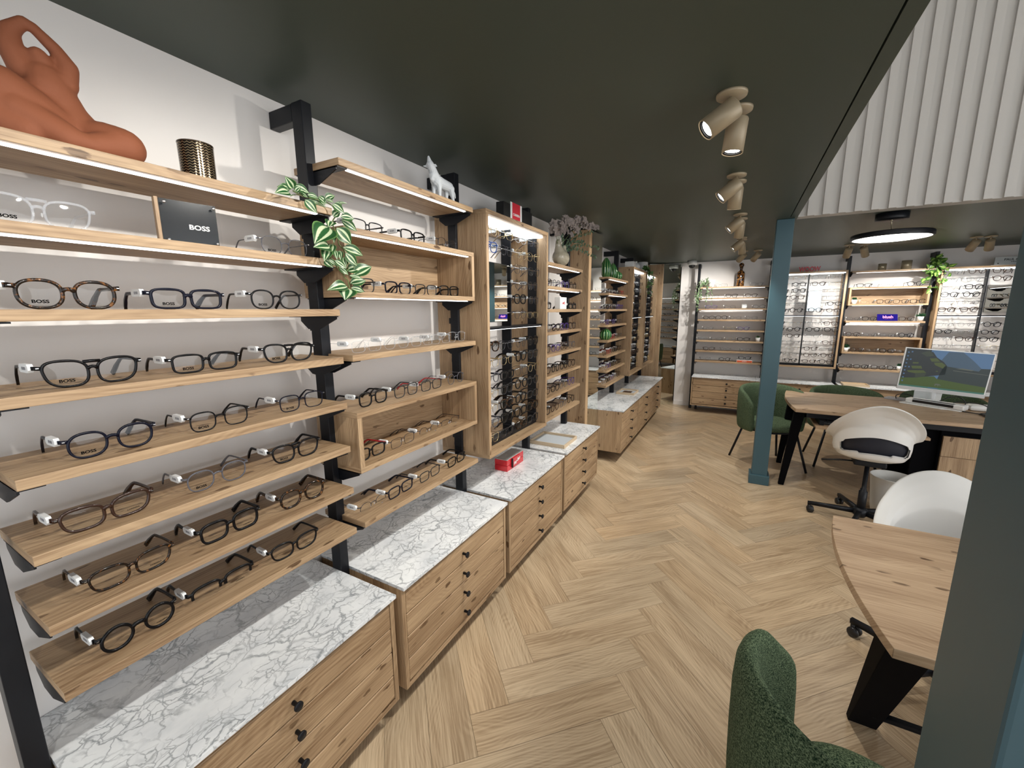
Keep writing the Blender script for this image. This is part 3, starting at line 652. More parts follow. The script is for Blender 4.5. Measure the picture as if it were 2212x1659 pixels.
# monitor
mf = F((1.492, 4.70, 0), radians(-5))
t = thing('monitor', 'wide computer monitor showing a green landscape on the far desk', 'monitor', mf, (0, 0, .74))
part('casing', MB().box(-.265, .265, .0, .022, .850, 1.212), WHITEG, t, bev=.003)
part('chin', MB().box(-.265, .265, -.003, -.0002, .850, .877), mat('chin_silver', (.55, .54, .53), .35), t)
SX0, SX1, SZ0, SZ1 = -.256, .256, .880, 1.204
scr = MB()
def sp(poly, m, y=-.0016):
    b = len(scr.v)
    for u, v in poly: scr.v.append((SX0+(SX1-SX0)*u, y, SZ0+(SZ1-SZ0)*v))
    scr.face(range(b, b+len(poly)), m)
def em(name, c, k=.45): return mat(name, tuple(.02 for _ in c), .35, emit=c, es=k)
SM = [em('screen_sky', (.12, .26, .48)), em('screen_hill', (.07, .14, .22)), em('screen_dark', (.008, .018, .02)), em('screen_wall', (.018, .04, .04)), em('screen_grass', (.07, .13, .008)),
      em('screen_terrace', (.09, .13, .015)), em('screen_bar', (.05, .22, .16)), em('screen_icon', (.10, .22, .42)), em('screen_pale', (.16, .18, .14)), em('screen_stone', (.04, .06, .03))]
sp([(0, 0), (1, 0), (1, 1), (0, 1)], 0, -.0008)
sp([(.40, .62), (.50, .98), (.66, 1), (.80, .80), (.92, .60), (.9, .5), (.4, .5)], 1, -.0011)
sp([(0, .2), (0, 1), (.30, 1), (.38, .82), (.47, .72), (.52, .62), (.52, .4), (.2, .25)], 2)
sp([(.18, .9), (.28, .98), (.34, .86), (.26, .82)], 9, -.002); sp([(.30, .78), (.38, .8), (.43, .72), (.33, .70)], 5, -.002)
sp([(.36, .68), (.45, .70), (.50, .64), (.48, .55), (.38, .62)], 5, -.002)
sp([(.44, .24), (.48, .62), (.60, .60), (.88, .56), (.90, .63), (1, .64), (1, .14)], 3)
sp([(.62, .575), (.70, .60), (.83, .575), (.80, .555), (.68, .57)], 8, -.002); sp([(.60, .53), (.99, .49), (.99, .48), (.60, .515)], 8, -.002); sp([(.66, .548), (.9, .53), (.9, .52), (.66, .535)], 2, -.0022)
sp([(0, .04), (1, .04), (1, .18), (.72, .22), (.44, .27), (.40, .33), (.3, .30), (.15, .24), (0, .21)], 4, -.0018)
sp([(.06, .42), (.26, .46), (.30, .40), (.17, .36), (.08, .38)], 5, -.002); sp([(.10, .55), (.22, .57), (.24, .50), (.12, .48)], 5, -.002); sp([(.11, .65), (.18, .66), (.18, .62), (.11, .61)], 5, -.002)
sp([(.17, .355), (.30, .39), (.29, .30), (.18, .24)], 9, -.002); sp([(.04, .40), (.165, .355), (.17, .25), (.04, .28)], 2, -.0019)
sp([(.405, .475), (.43, .48), (.43, .455), (.405, .455)], 5, -.0024)
sp([(0, 0), (1, 0), (1, .04), (0, .04)], 6, -.002); sp([(.36, .012), (.48, .012), (.48, .03), (.36, .03)], 7, -.0022)
sp([(.43, .14), (.46, .15), (.49, .14), (.505, .10), (.495, .10), (.48, .12), (.475, .08), (.468, .08), (.465, .115), (.445, .115), (.44, .08), (.433, .08)], 8, -.0024)
for i in range(9): sp([(.022, .12+i*.095), (.042, .12+i*.095), (.042, .155+i*.095), (.022, .155+i*.095)], 7, -.0024)
for u, v in ((.065, .50), (.065, .70), (.065, .90), (.30, .95)): sp([(u, v), (u+.02, v), (u+.02, v+.035), (u, v+.035)], 7, -.0024)
part('screen', scr, SM, t); t.rotation_euler = (0, radians(3.2), radians(-7)); t.location.x += .012; t.location.z -= .006
part('stand', MB().box(-.03, .03, .024, .05, .752, 1.0).box(-.09, .09, .0, .13, .7405, .7515), WHITEG, t, bev=.004)
t = thing('scanner', 'white document scanner with a black slot, in front of the monitor', 'scanner', F((1.35, 4.70, 0), radians(-38)), (0, 0, .74))
part('body', MB().box(-.02, .345, -.055, .03, .752, .792), WHITEG, t, bev=.008); part('slot', MB().box(.03, .285, -.0575, -.0555, .764, .785).box(.03, .285, -.056, -.02, .7922, .7932), BLACKP, t)
part('base_tray', MB().prism([(-.05, -.075), (.22, -.075), (.25, -.055), (.33, -.055), (.33, .03), (-.05, .03)], 2, .7402, .7515), WHITEG, t, bev=.003)
t = solo('signature_pad', MB().prism([(1.20, 4.83), (1.325, 4.76), (1.375, 4.86), (1.25, 4.91)], 2, .7405, .757), mat('pad_grey', (.40, .40, .42), .35), G, 'flat grey signature pad left of the scanner', 'signature pad', bev=.003)
t = thing('cable_bundle', 'tangled black cables behind and right of the scanner', 'cable', G, (1.6, 4.6, .74))
cb = [[(1.28, 4.80, .744), (1.27, 4.78, .79), (1.34, 4.80, .80), (1.42, 4.72, .775), (1.50, 4.66, .76)], [(1.50, 4.62, .79), (1.55, 4.60, .83), (1.60, 4.58, .84), (1.63, 4.55, .80), (1.60, 4.52, .76)],
      [(1.52, 4.60, .745), (1.60, 4.58, .80), (1.72, 4.52, .80), (1.74, 4.46, .76), (1.66, 4.40, .746), (1.75, 4.34, .746)], [(1.56, 4.50, .744), (1.68, 4.42, .744), (1.78, 4.34, .744)]]
def smooth(pts, n=8):
    P = [Vector(p) for p in pts]; out = []
    for i in range(len(P)-1):
        a, b, c, d = P[max(i-1, 0)], P[i], P[i+1], P[min(i+2, len(P)-1)]
        for k in range(n):
            t_ = k/n; out.append(.5*((2*b)+(c-a)*t_+(2*a-5*b+4*c-d)*t_*t_+(3*b-a-3*c+d)*t_**3))
    return out+[P[-1]]
for c_ in cb: part('cable', MB().tube(smooth(c_), .0035, 6), BLACKP, t)
solo('power_adapter', MB().box(1.66, 1.80, 4.28, 4.36, .7405, .765), BLACKP, G, 'black power adapter at the right end of the scanner cables', 'adapter', bev=.005)
t = thing('acrylic_stand', 'clear acrylic card stand behind the scanner', 'stand', G, (1.42, 4.70, .74))
part('sheet', MB().box(1.36, 1.50, 4.70, 4.704, .741, .86), CLEAR, t); part('foot', MB().box(1.36, 1.50, 4.66, 4.74, .7405, .744), CLEAR, t)
solo('white_router', MB().box(1.66, 1.84, 4.55, 4.66, .7405, .785), WHITEG, G, 'white rounded device behind the cables beside the monitor', 'router', bev=.02)

# ------------------------------------------------------------------ chairs
def tub_chair(x, y, rz, label, seat=.47, top=.80):
    fr = F((x, y, 0), rz)                  # front faces local -y
    t = thing('tub_chair', label, 'chair', fr, (0, 0, 0), 'green boucle chairs')
    s_ = MB()
    def seatf(u, v):
        a = 2*pi*u; k = (abs(cos(a))**2.6+abs(sin(a))**2.6)**(-1/2.6); prof = [(0, -.055), (.55, -.055), (.90, -.05), (1.0, -.025), (1.0, .0), (.94, .022), (.7, .034), (0, .040)]
        i = min(int(v*7+.0001), 7); r, z = prof[i]; return (k*cos(a)*.235*r, k*sin(a)*.23*r-.01, seat-.035+z)
    s_.grid(seatf, 36, 8, closed_u=True); o = part('seat', s_, BOUCLE, t); o.modifiers.new('s', 'SUBSURF').render_levels = 1
    b = MB()                               # wrap-around back: closed rounded ribbon
    prof = [(-.026, 0), (-.03, .12), (-.028, .25), (-.03, .88), (-.018, .97), (0, 1.0), (.018, .97), (.03, .88), (.034, .3), (.03, .1), (.024, 0)]
    def backf(u, v):
        a = (u-.5)*2; ang = a*radians(122); H = (top-seat+.10)*(1-.20*abs(a)**2.2-(.0 if abs(a) < .8 else (abs(a)-.8)*.9)); i = min(int(v*10+.0001), 10)
        d, z = prof[i]; R = .262+.018*z; e = 1 if abs(a) < .985 else .35
        rr = R+d*e; return (sin(ang)*rr*.99, cos(ang)*rr*.93, seat-.10+H*z)
    b.grid(backf, 45, 11); n0 = len(b.v)-45*11
    b.face([n0+j for j in range(11)]); b.face([n0+44*11+j for j in range(10, -1, -1)])
    for i in range(44): b.face([n0+i*11, n0+i*11+10, n0+(i+1)*11+10, n0+(i+1)*11])
    o = part('backrest', b, BOUCLE, t); o.modifiers.new('s', 'SUBSURF').render_levels = 1
    part('seat_frame', MB().tube([(.19*cos(a)*1.0, .18*sin(a), seat-.098) for a in [2*pi*i/24 for i in range(24)]], .009, 6, closed=True), BLACK, t)
    for sx, sy in ((-1, -1), (1, -1), (1, 1), (-1, 1)):
        part('leg', MB().tube([(sx*.165, sy*.16, seat-.09), (sx*.245, sy*.245, .004)], .011, 8), BLACK, t)
    return t
tub_chair(.338, 4.715, radians(26), 'green boucle tub chair behind the blue green pillar, at the curved desk end')
tub_chair(.98, 5.10, radians(4), 'green boucle chair behind the far desk, only its back top showing above it', top=.765)
tub_chair(1.70, 5.16, radians(0), 'green boucle chair behind the monitor', top=.765)
tub_chair(.345, .893, radians(155), 'green boucle chair in the bottom right foreground, at the near desk', top=.865, seat=.50)

def swivel(x, y, rz, label, brz=0, seat=.44, hc=.475):
    fr = F((x, y, 0), rz); t = thing('swivel_chair', label, 'chair', fr, (0, 0, 0), 'white swivel chairs')   # back at local +y
    sh = MB(); th = .007; K = 96
    prof = [(0, .0), (.30, .0), (.62, .004), (.86, .02), (.97, .06), (1.0, .11), (1.0, .16), (1.02, .19), (1.10, .215), (1.24, .235)]
    def shell(u, v, off=0):
        a = 2*pi*u+pi/2; back = max(0, sin(a)); f = max(0, -sin(a)); side = abs(cos(a))
        i = v*(len(prof)-1); i0 = min(int(i), len(prof)-2); q = i-i0; r = prof[i0][0]*(1-q)+prof[i0+1][0]*q; z = prof[i0][1]*(1-q)+prof[i0+1][1]*q
        k = (abs(cos(a))**2.4+abs(sin(a))**2.4)**(-1/2.4)
        hi = .36+1.35*back**1.15+.32*side*(1-back)*.9-.34*f; rr = 1 if r < 1 else 1+(r-1)*(.25+.85*max(back, side*.9)+.1*f)
        rb = min(r, 1)*rr
        flare = max(0, z-.16)*.55*back
        return (k*cos(a)*(.213-off)*rb, k*sin(a)*(.20-off)*rb+flare*1.3, seat-.02+z*hi*1.08+off)
    hole = lambda u, v: (abs(((u*2*pi) + pi) % (2*pi) - pi) < .80 and .46 < v < .70)
    nu, nv = K, 50
    for lay, off in ((0, 0), (1, th)):
        b0 = len(sh.v)
        for i in range(nu):
            for j in range(nv): sh.v.append(shell(i/nu, j/(nv-1), off))
        for i in range(nu):
            for j in range(nv-1):
                i2 = (i+1) % nu; um, vm = (i+.5)/nu, (j+.5)/(nv-1)
                da = abs(((um*2*pi)+pi) % (2*pi)-pi); 
                if (da/1.0)**4+((vm-hc)/.078)**4 < 1: continue
                q = [b0+i*nv+j, b0+i2*nv+j, b0+i2*nv+j+1, b0+i*nv+j+1]
                sh.face(q if not lay else q[::-1], 0, None, True)
    b1 = nu*nv
    for i in range(nu):
        i2 = (i+1) % nu; sh.face([i*nv+nv-1, i2*nv+nv-1, b1+i2*nv+nv-1, b1+i*nv+nv-1], 0, None, True)
    o = part('seat_shell', sh, WHITEP, t); m = o.modifiers.new('s', 'SUBSURF'); m.levels = 0; m.render_levels = 1
    cu_ = MB()
    def cush(u, v): p = shell(u, v*.31, .012); return (p[0]*.97, p[1]*.97, p[2]+.012)
    cu_.grid(cush, 36, 12, closed_u=True); part('seat_pad', cu_, BLACKP, t)
    bk = MB()
    def bkf(u, v): p = shell((u-.5)*.36 % 1, hc-.125+v*.22, .014); return (p[0], p[1]-.006, p[2])
    bk.grid(bkf, 16, 6); part('opening_liner', bk, mat('liner_navy', (.008, .010, .02), .6), t)
    part('mechanism', MB().box(-.09, .09, -.09, .09, seat-.062, seat-.022), BLACK, t, bev=.01)
    part('lever', MB().tube([(.06, .02, seat-.05), (.16, .03, seat-.055), (.27, .04, seat-.07)], .006, 6), BLACK, t)
    part('gas_column', MB().lathe([(0, .07), (.026, .07), (.026, .24), (.019, .243), (.019, .26), (.014, .262), (.014, seat-.06), (0, seat-.06)], (0, 0, 0), 20), BLACK, t)
    part('hub', MB().lathe([(0, .045), (.03, .045), (.045, .065), (.045, .095), (.03, .115), (0, .115)], (0, 0, 0), 20), BLACK, t)
    for k in range(5):
        a = brz+2*pi*k/5; dx, dy = cos(a), sin(a)
        lg = MB(); lg.sweep([(dx*.03, dy*.03, .082), (dx*.315, dy*.315, .072)], [(-.014, -.016), (.014, -.016), (.014, .016), (-.014, .016)], scl=[1, .72]); l_ = part('base_arm', lg, BLACK, t)
        c_ = MB(); px, py = dx*.305, dy*.305
        for s2 in (-1, 1): c_.lathe([(0, -.008), (.022, -.008), (.0245, -.004), (.0245, .004), (.022, .008), (0, .008)], (px+dy*.014*s2-dx*.01, py-dx*.014*s2-dy*.01, .0248), 18, 0, (dy, -dx, 0))
        c_.tube([(px, py, .03), (px, py, .06)], .009, 8)
        part('castor', c_, BLACKP, l_)
    return t
swivel(.885, 3.69, radians(180-4), 'white plastic swivel chair with a black oval opening, seen from behind at the far desk', radians(0), .515)
swivel(.835, 2.13, radians(0), 'white plastic swivel chair behind the near desk, inside of its back showing', radians(215), .420, .415)
t = thing('waste_bin', 'light grey ribbed waste bin under the far desk', 'bin', G, (1.10, 4.03, 0))
part('body', MB().lathe([(0, .004), (.098, .0), (.108, .06), (.1085, .063), (.113, .12), (.1135, .123), (.119, .18), (.1195, .183), (.125, .24), (.1255, .243), (.131, .30), (.134, .302), (.134, .308), (.128, .308), (.124, .25), (.096, .01), (0, .012)], (1.10, 3.93, 0), 48), mat('bin_grey', (.62, .61, .58), .5), t)

# ------------------------------------------------------------------ eyeglasses
SHP = {  # name: (lens w, lens h, superellipse power, taper towards the bottom, top bar)
    'panto': (0.0570, 0.0480, 2.5, .10, 0), 'rect': (0.0613, 0.0392, 4.2, .08, 0), 'square': (0.0580, 0.0458, 3.4, .10, 0), 'round': (0.0505, 0.0491, 2.0, 0, 0),
    'pilot': (0.0613, 0.0480, 2.9, .20, 1), 'wide': (0.0624, 0.0436, 3.0, .16, 0), 'hex': (0.0548, 0.0458, 3.0, .05, 0), 'cat': (0.0580, 0.0436, 2.7, .22, 0), 'oval': (0.0537, 0.0414, 2.2, .04, 0)}
HS = .0405
def outline(sh, sgn, n, grow=0.0):
    w_, h_, p, tp, _ = SHP[sh]; out = []
    for i in range(n):
        a = 2*pi*i/n; c, s_ = cos(a), sin(a); k = (abs(c)**p+abs(s_)**p)**(-1/p)
        x, z = c*k*w_/2, s_*k*h_/2; x *= 1+tp*z/(h_/2)*.5
        if tp > .15: x += .0022*(z/(h_/2)); z += .0012*(x/(w_/2))
        L = sqrt(x*x+z*z)+1e-9; x += x/L*grow; z += z/L*grow
        out.append((sgn*(HS+x), z))
    return out
def front_mb(sh, thick, n, m=0, mb=None, depth=None, half=False):
    mb = mb or MB(); w_, h_, p, tp, bar = SHP[sh]; zc = h_/2+thick; d = depth or max(.0022, thick*.9)
    for sg in (-1, 1):
        I, O = outline(sh, sg, n, 0), outline(sh, sg, n, thick); b = len(mb.v)
        for (xi, zi), (xo, zo) in zip(I, O):
            if zo > 0 and thick > .002: zo *= 1.03
            for x, z, y in ((xi, zi, -d/2), (xo, zo, -d/2), (xo, zo, d/2), (xi, zi, d/2)): mb.v.append((x, y, z+zc))
        for i in range(n):
            if half and sin(2*pi*(i+.5)/n) < -.12: continue
            j = (i+1) % n
            for a in range(4):
                c = (a+1) % 4; q = [b+i*4+a, b+j*4+a, b+j*4+c, b+i*4+c]
                mb.face(q if sg < 0 else q[::-1], m, None, True)
    zb = zc+h_*.17; xi = HS-w_/2-thick*.5; t = max(.0011, thick*.72)
    mb.sweep([(-xi-.001, 0, zb-.002), (-xi*.55, -.0004, zb+.0022), (0, -.0008, zb+.003), (xi*.55, -.0004, zb+.0022), (xi+.001, 0, zb-.002)], [(-d*.5, -t), (d*.5, -t), (d*.5, t), (-d*.5, t)], m)
    if bar: mb.sweep([(-xi-.006, 0, zc+h_*.46), (0, -.0008, zc+h_*.475), (xi+.006, 0, zc+h_*.46)], [(-d*.5, -t), (d*.5, -t), (d*.5, t), (-d*.5, t)], m)
    xe = HS+w_/2*(1+tp*.4)
    for sg in (-1, 1): mb.sweep([(sg*(xe-.001), 0, zc+h_*.30), (sg*(xe+thick+.0055), .001, zc+h_*.33), (sg*(xe+thick+.0065), .0055, zc+h_*.33)], [(-.0016, -t*1.15), (.0016, -t*1.15), (.0016, t*1.15), (-.0016, t*1.15)], m)
    return mb
def hinge(sh, thick): w_, h_, p, tp, _ = SHP[sh]; return HS+w_/2*(1+tp*.4)+thick+.0065, h_/2+thick+h_*.33
def temple_mb(sh, thick, sg, m=0, mb=None, seg=9, drop=True):
    mb = mb or MB(); x, z = hinge(sh, thick); pts = []; t = max(.0012, thick*.42); hh = max(.0016, thick*.85); sc = []
    for i in range(seg+1):
        u = i/seg; y = .005+.145*u; dz = 0 if u < .62 else -((u-.62)/.38)**1.35*(z-.004)
        pts.append((sg*(x+.004*sin(u*2.2)-.010*u*u), y-(.012*max(0, u-.62)/.38), z+dz)); sc.append(1-.25*sin(pi*min(1, u*1.3))+(.25 if u > .8 else 0))
    mb.sweep(pts, [(-t, -hh), (t, -hh), (t, hh), (-t, hh)], m, sm=True, scl=sc); return mb
def lens_mb(sh, thick, sg, n, m=0, mb=None):
    mb = mb or MB(); O = outline(sh, sg, n, .0006); zc = SHP[sh][1]/2+thick; b = len(mb.v)
    mb.v.append((sg*HS, -.0022, zc))
    for k in (.55, 1):
        for x, z in O: mb.v.append((sg*HS+(x-sg*HS)*k, -.0022+.0018*k*k, zc+z*k))
    for i in range(n):
        j = (i+1) % n; q = [b, b+1+i, b+1+j]; r = [b+1+i, b+1+n+i, b+1+n+j, b+1+j]
        mb.face(q if sg < 0 else q[::-1], m, None, True); mb.face(r if sg < 0 else r[::-1], m, None, True)
    return mb
def tag_mb(sh, thick, m0=0, m1=1, mb=None, bars=True):
    mb = mb or MB(); x, z = hinge(sh, thick); x = -x-.0025
    P = [(.009, z-.0035), (.014, z-.0085), (.052, z-.0085), (.057, z-.0035), (.057, z+.0035), (.052, z+.0085), (.014, z+.0085), (.009, z+.0035)]
    mb.prism(P, 0, x-.0035, x+.0050, m0)
    if bars:
        R = random.Random(5); y = .021
        while y < .042:
            w_ = R.choice((.0005, .0009, .0013)); mb.box(x-.00365, x-.0035, y, y+w_, z-.003, z+.003, m1); y += w_+R.choice((.0006, .001))
    return mb
THK = {'black': .0056, 'tortoise': .0056, 'navy': .0054, 'crystal': .0038, 'grey': .0036, 'gun': .0011, 'gold': .0010, 'red': .0036, 'purple': .0040, 'white': .004, 'brown': .0052, 'blue': .0034, 'matte': .0038}
GC = {}
def gl_mesh(kind, sh, fm, var=None, tm=None):
    key = (kind, sh, fm, var, tm)
    if key in GC: return GC[key]
    th = max(.0010, THK[fm]*{'thin': .5, 'slim': .8, 'thin2': .65}.get(var, 1))
    if kind.startswith('near'): n, seg = 44, 14
    elif kind.startswith('mid'): n, seg = 20, 7
    else: n, seg = 14, 5
    k = kind.split('_')[1]; FMt = FM[tm or fm]
    if k == 'front': me = front_mb(sh, th, n, half=(var == 'half')).mesh('front', FM[fm])
    elif k == 'templeL': me = temple_mb(sh, th, -1, seg=seg).mesh('temple', FMt)
    elif k == 'templeR': me = temple_mb(sh, th, 1, seg=seg).mesh('temple', FMt)
    elif k == 'lensL': me = lens_mb(sh, th, -1, n).mesh('lens', LENS)
    elif k == 'lensR': me = lens_mb(sh, th, 1, n).mesh('lens', LENS)
    elif k == 'tag': me = tag_mb(sh, th, bars=kind.startswith('near')).mesh('price_tag', [TAGM, BARC])
    elif k == 'pins':
        mb = MB(); x, z = hinge(sh, th)
        for sg in (-1, 1): mb.box(sg*(x-.0035)-.0022, sg*(x-.0035)+.0022, -.0035, .0, z-.0009, z+.0009)
        me = mb.mesh('hinge_pin', STEEL)
    elif k == 'pads':
        mb = MB(); zc = SHP[sh][1]/2+th; xi = HS-SHP[sh][0]/2-.003
        for sg in (-1, 1): mb.ball((sg*xi*.86, .006, zc-.003), .0048, 0, 10, (.45, .6, 1)); mb.tube([(sg*(xi+.002), .0, zc+.001), (sg*xi*.9, .005, zc-.001)], .0007, 5)
        me = mb.mesh('nose_pads', CLEAR if fm != 'black' else BLACKP)
    elif k == 'boss': me = text_mb('BOSS', .0085, .0001, at=(-HS-.002, -.0026, SHP[sh][1]*.20+th), bold=.0003, sx=1.25).mesh('lens_print', INK)
    elif k == 'carr': me = text_mb('CARRERA', .0036, .0001, at=(HS+.002, -.0026, SHP[sh][1]*.20+th), bold=.0001, sx=1.5).mesh('lens_print', INK)
    elif k == 'fine': me = text_mb('- - - - - -', .004, .0001, at=(HS, -.0026, SHP[sh][1]*.16+th), sx=.8).mesh('lens_print', BARC)
    elif k == 'small': me = text_mb('O', .005, .0001, at=(HS+.004, -.0026, SHP[sh][1]*.16+th), bold=.0002, sx=1.9).mesh('lens_print', BARC)
    elif k == 'all':
        mb = front_mb(sh, th, n); temple_mb(sh, th, -1, 0, mb, seg); temple_mb(sh, th, 1, 0, mb, seg); lens_mb(sh, th, -1, n, 1, mb); lens_mb(sh, th, 1, n, 1, mb)
        tag_mb(sh, th, 2, 2, mb, False); me = mb.mesh('eyeglasses', [FM[fm], LENS, TAGM])
    GC[key] = me; return me
def glasses(fr, x, y, z, sh, fm, label, group, lod='near', rz=0, pitch=0, var=None, tm=None, brand=None, tg=True):
    p = fr.p((x, y, z)); R = Matrix.Rotation(fr.rz+rz, 4, 'Z') @ Matrix.Rotation(pitch, 4, 'X')
    if lod == 'far':
        o = mk('eyeglasses', gl_mesh('far_all', sh, fm, var)); o.matrix_world = Matrix.Translation(p) @ R
        return tag(o, label, 'eyeglasses', group)
    o = mk('eyeglasses', None); o.matrix_world = Matrix.Translation(p) @ R; tag(o, label, 'eyeglasses', group)
    def ch(nm, key, par=None, t_=None, lb=None):
        c = mk(nm, gl_mesh(lod+'_'+key, sh, fm, var, t_)); c.parent = par or o
        if lb: c['label'] = lb
        return c
    ch('front_frame', 'front'); a = ch('temple', 'templeL', t_=tm); ch('temple', 'templeR', t_=tm, lb='red temple' if tm == 'red' else None); l1 = ch('lens', 'lensL'); l2 = ch('lens', 'lensR')
    if tg: ch('price_tag', 'tag', lb='white barcode tag')
    if lod == 'near':
        if fm in ('gun', 'gold') or var == 'half' or fm == 'crystal': ch('nose_pads', 'pads')
        elif THK[fm] > .0035: ch('hinge_pins', 'pins')
        if brand == 'boss': ch('lens_print', 'boss', l1); ch('lens_print', 'fine', l2)
        elif brand: ch('lens_print', brand, l2)
    return o
LOOK = {'black': 'black', 'tortoise': 'dark tortoiseshell', 'navy': 'dark navy', 'crystal': 'clear', 'grey': 'dark grey', 'gun': 'thin gunmetal', 'gold': 'thin gold', 'red': 'red', 'purple': 'violet', 'white': 'white', 'brown': 'dark brown', 'blue': 'blue', 'matte': 'matte black'}
SHN = {'panto': 'rounded', 'rect': 'rectangular', 'square': 'squarish', 'round': 'round', 'pilot': 'double bridge', 'wide': 'wide', 'hex': 'angular', 'cat': 'winged', 'oval': 'oval'}
NTH = ['leftmost', 'second from left', 'third from left', 'fourth from left', 'fifth from left', 'sixth from left']
# nearest bay: z, brand, [(y, shape, frame, var)]
NEAR = [(ZS[6], 'lit second shelf beside the plaque', [(.300, 'pilot', 'crystal', None, 'boss'), (.800, 'panto', 'grey', 'thin', 'boss')]),
        (ZS[5], 'third shelf down, nearest bay', [(.320, 'panto', 'tortoise', None, 'boss'), (.530, 'rect', 'navy', None, 'boss'), (.757, 'panto', 'black', 'thin2', 'boss')]),
        (ZS[4], 'fourth shelf down, nearest bay', [(.335, 'pilot', 'black', 'slim', 'boss'), (.551, 'rect', 'black', 'slim', 'boss'), (.779, 'pilot', 'black', 'slim', 'boss')]),
        (ZS[3], 'fifth shelf down, nearest bay', [(.346, 'panto', 'navy', 'slim', 'boss'), (.566, 'hex', 'black', 'thin', 'boss'), (.806, 'square', 'navy', 'thin', 'boss')]),
        (ZS[2], 'sixth shelf down, nearest bay', [(.317, 'wide', 'brown', None, 'carr'), (.542, 'panto', 'grey', 'slim', 'boss'), (.770, 'pilot', 'black', 'slim', 'boss')]),
        (ZS[1], 'seventh shelf down, nearest bay', [(.340, 'wide', 'tortoise', 'slim', 'carr'), (.556, 'square', 'black', None, 'carr'), (.777, 'panto', 'tortoise', None, 'carr')]),
        (ZS[0], 'lowest shelf, nearest bay', [(.333, 'round', 'black', None, 'carr'), (.518, 'rect', 'black', 'half', 'carr'), (.733, 'wide', 'black', 'slim', 'carr')])]
POS3 = ['left', 'middle', 'right']
for z, rowname, L in NEAR:
    for i, (y, sh, fm, var, br) in enumerate(L):
        pos = POS3[i] if len(L) == 3 else ('left', 'right')[i]
        glasses(LW, y, -.252, z, sh, fm, '%s %s glasses, %s, %s' % (LOOK[fm], SHN[sh], pos, rowname), 'tagged glasses in the nearest bay', 'near', radians({0: 2, 1: 0, 2: -2}[i]), 0, var, None, br)
SEC = [(2.033-.206, 'top of the upper box shelf', [(1.13, 'rect', 'matte'), (1.37, 'rect', 'black'), (1.60, 'panto', 'gun')]),
       (1.617, 'floor of the upper box shelf', [(1.075, 'square', 'matte'), (1.27, 'rect', 'navy'), (1.44, 'rect', 'matte'), (1.605, 'rect', 'black')]),
       (1.400, 'clear glasses shelf of the second bay', [(1.09, 'rect', 'crystal'), (1.245, 'square', 'crystal'), (1.40, 'rect', 'crystal'), (1.53, 'rect', 'crystal'), (1.655, 'square', 'crystal')]),
       (1.194, 'top of the lower box shelf', [(1.105, 'hex', 'black'), (1.285, 'square', 'matte'), (1.45, 'rect', 'matte'), (1.635, 'round', 'grey')]),
       (.988, 'inside the lower box shelf', [(1.075, 'rect', 'black'), (1.25, 'rect', 'gun'), (1.42, 'oval', 'gun'), (1.58, 'rect', 'gun')]),
       (.777, 'lowest shelf of the second bay', [(1.07, 'oval', 'gun'), (1.222, 'rect', 'navy'), (1.413, 'rect', 'matte'), (1.620, 'rect', 'black')])]
for ri, (z, rowname, L) in enumerate(SEC):
    for i, (y, sh, fm) in enumerate(L):
        tm = 'red' if (ri == 4 and i == 0) or (ri == 3 and i == 2) else None
        glasses(LW, y, -.245, z, sh, fm, '%s %s glasses, %s %s' % (LOOK[fm], SHN[sh], NTH[i], 'on the '+rowname if not rowname.startswith('inside') else rowname), 'sporty glasses in the second bay', 'near', radians(3), 0,
                'thin' if fm in ('crystal', 'grey') else 'half' if (sh == 'oval' or (ri == 4 and i == 3)) else 'slim', tm, 'small')
RR = random.Random(11)
def pick(R, pal): return R.choice(pal)
ROWN = ['lowest', 'second lowest', 'third lowest', 'fourth lowest', 'fifth lowest', 'sixth lowest', 'seventh lowest', 'eighth lowest', 'ninth lowest', 'fifth highest', 'fourth highest', 'third highest', 'second highest', 'topmost']
ROW13 = ['lowest', 'second lowest', 'third lowest', 'fourth lowest', 'fifth lowest', 'sixth lowest', 'seventh lowest', 'sixth highest', 'fifth highest', 'fourth highest', 'third highest', 'second highest', 'topmost']
def rackfill(fr, xs, yb, name, group, lod, pal, shs, skip=lambda r, c: False, var=None):
    for r, z in enumerate(ROWS):
        for c, x in enumerate(xs):
            if skip(r, c): continue
            sh, fm = pick(RR, shs), pick(RR, pal)
            if r > 6 and name.startswith('near'): fm = pick(RR, ['gun', 'blue', 'gold', 'gun', 'black', 'crystal'])
            lab = '%s %s glasses, %s, %s rod, %s' % (LOOK[fm], SHN[sh], NTH[c], ROW13[r], name)
            glasses(fr, x+RR.uniform(-.008, .008), yb, z, sh, fm, lab, group, lod, radians(RR.uniform(-4, 4)), radians(RR.uniform(-1, 3)), var, tg=RR.random() < .8)
rackfill(LW, (1.893, 2.065, 2.238, 2.412), -.296, 'nearest display cabinet', 'glasses on rods in the nearest display cabinet', 'mid', ['black', 'matte', 'gun', 'gold', 'black', 'grey', 'tortoise', 'gold'], ['square', 'rect', 'panto', 'pilot', 'round'], lambda r, c: 7 <= r <= 10 and c < 2)
def shelffill(fr, x0, x1, counts, name, group, lod, pal, shs, yb=-.25, zs=ZS, names=None):
    for r, n_ in counts.items():
        for c in range(n_):
            sh, fm = pick(RR, shs), pick(RR, pal); x = x0+(c+.5)*(x1-x0)/n_
            glasses(fr, x, yb, zs[r], sh, fm, '%s %s glasses, %s, shelf %s, %s' % (LOOK[fm], SHN[sh], NTH[c], ORD[7-r] if r else 'lowest', name), group, lod, radians(RR.uniform(-3, 3)), 0, 'slim', tg=RR.random() < .7)
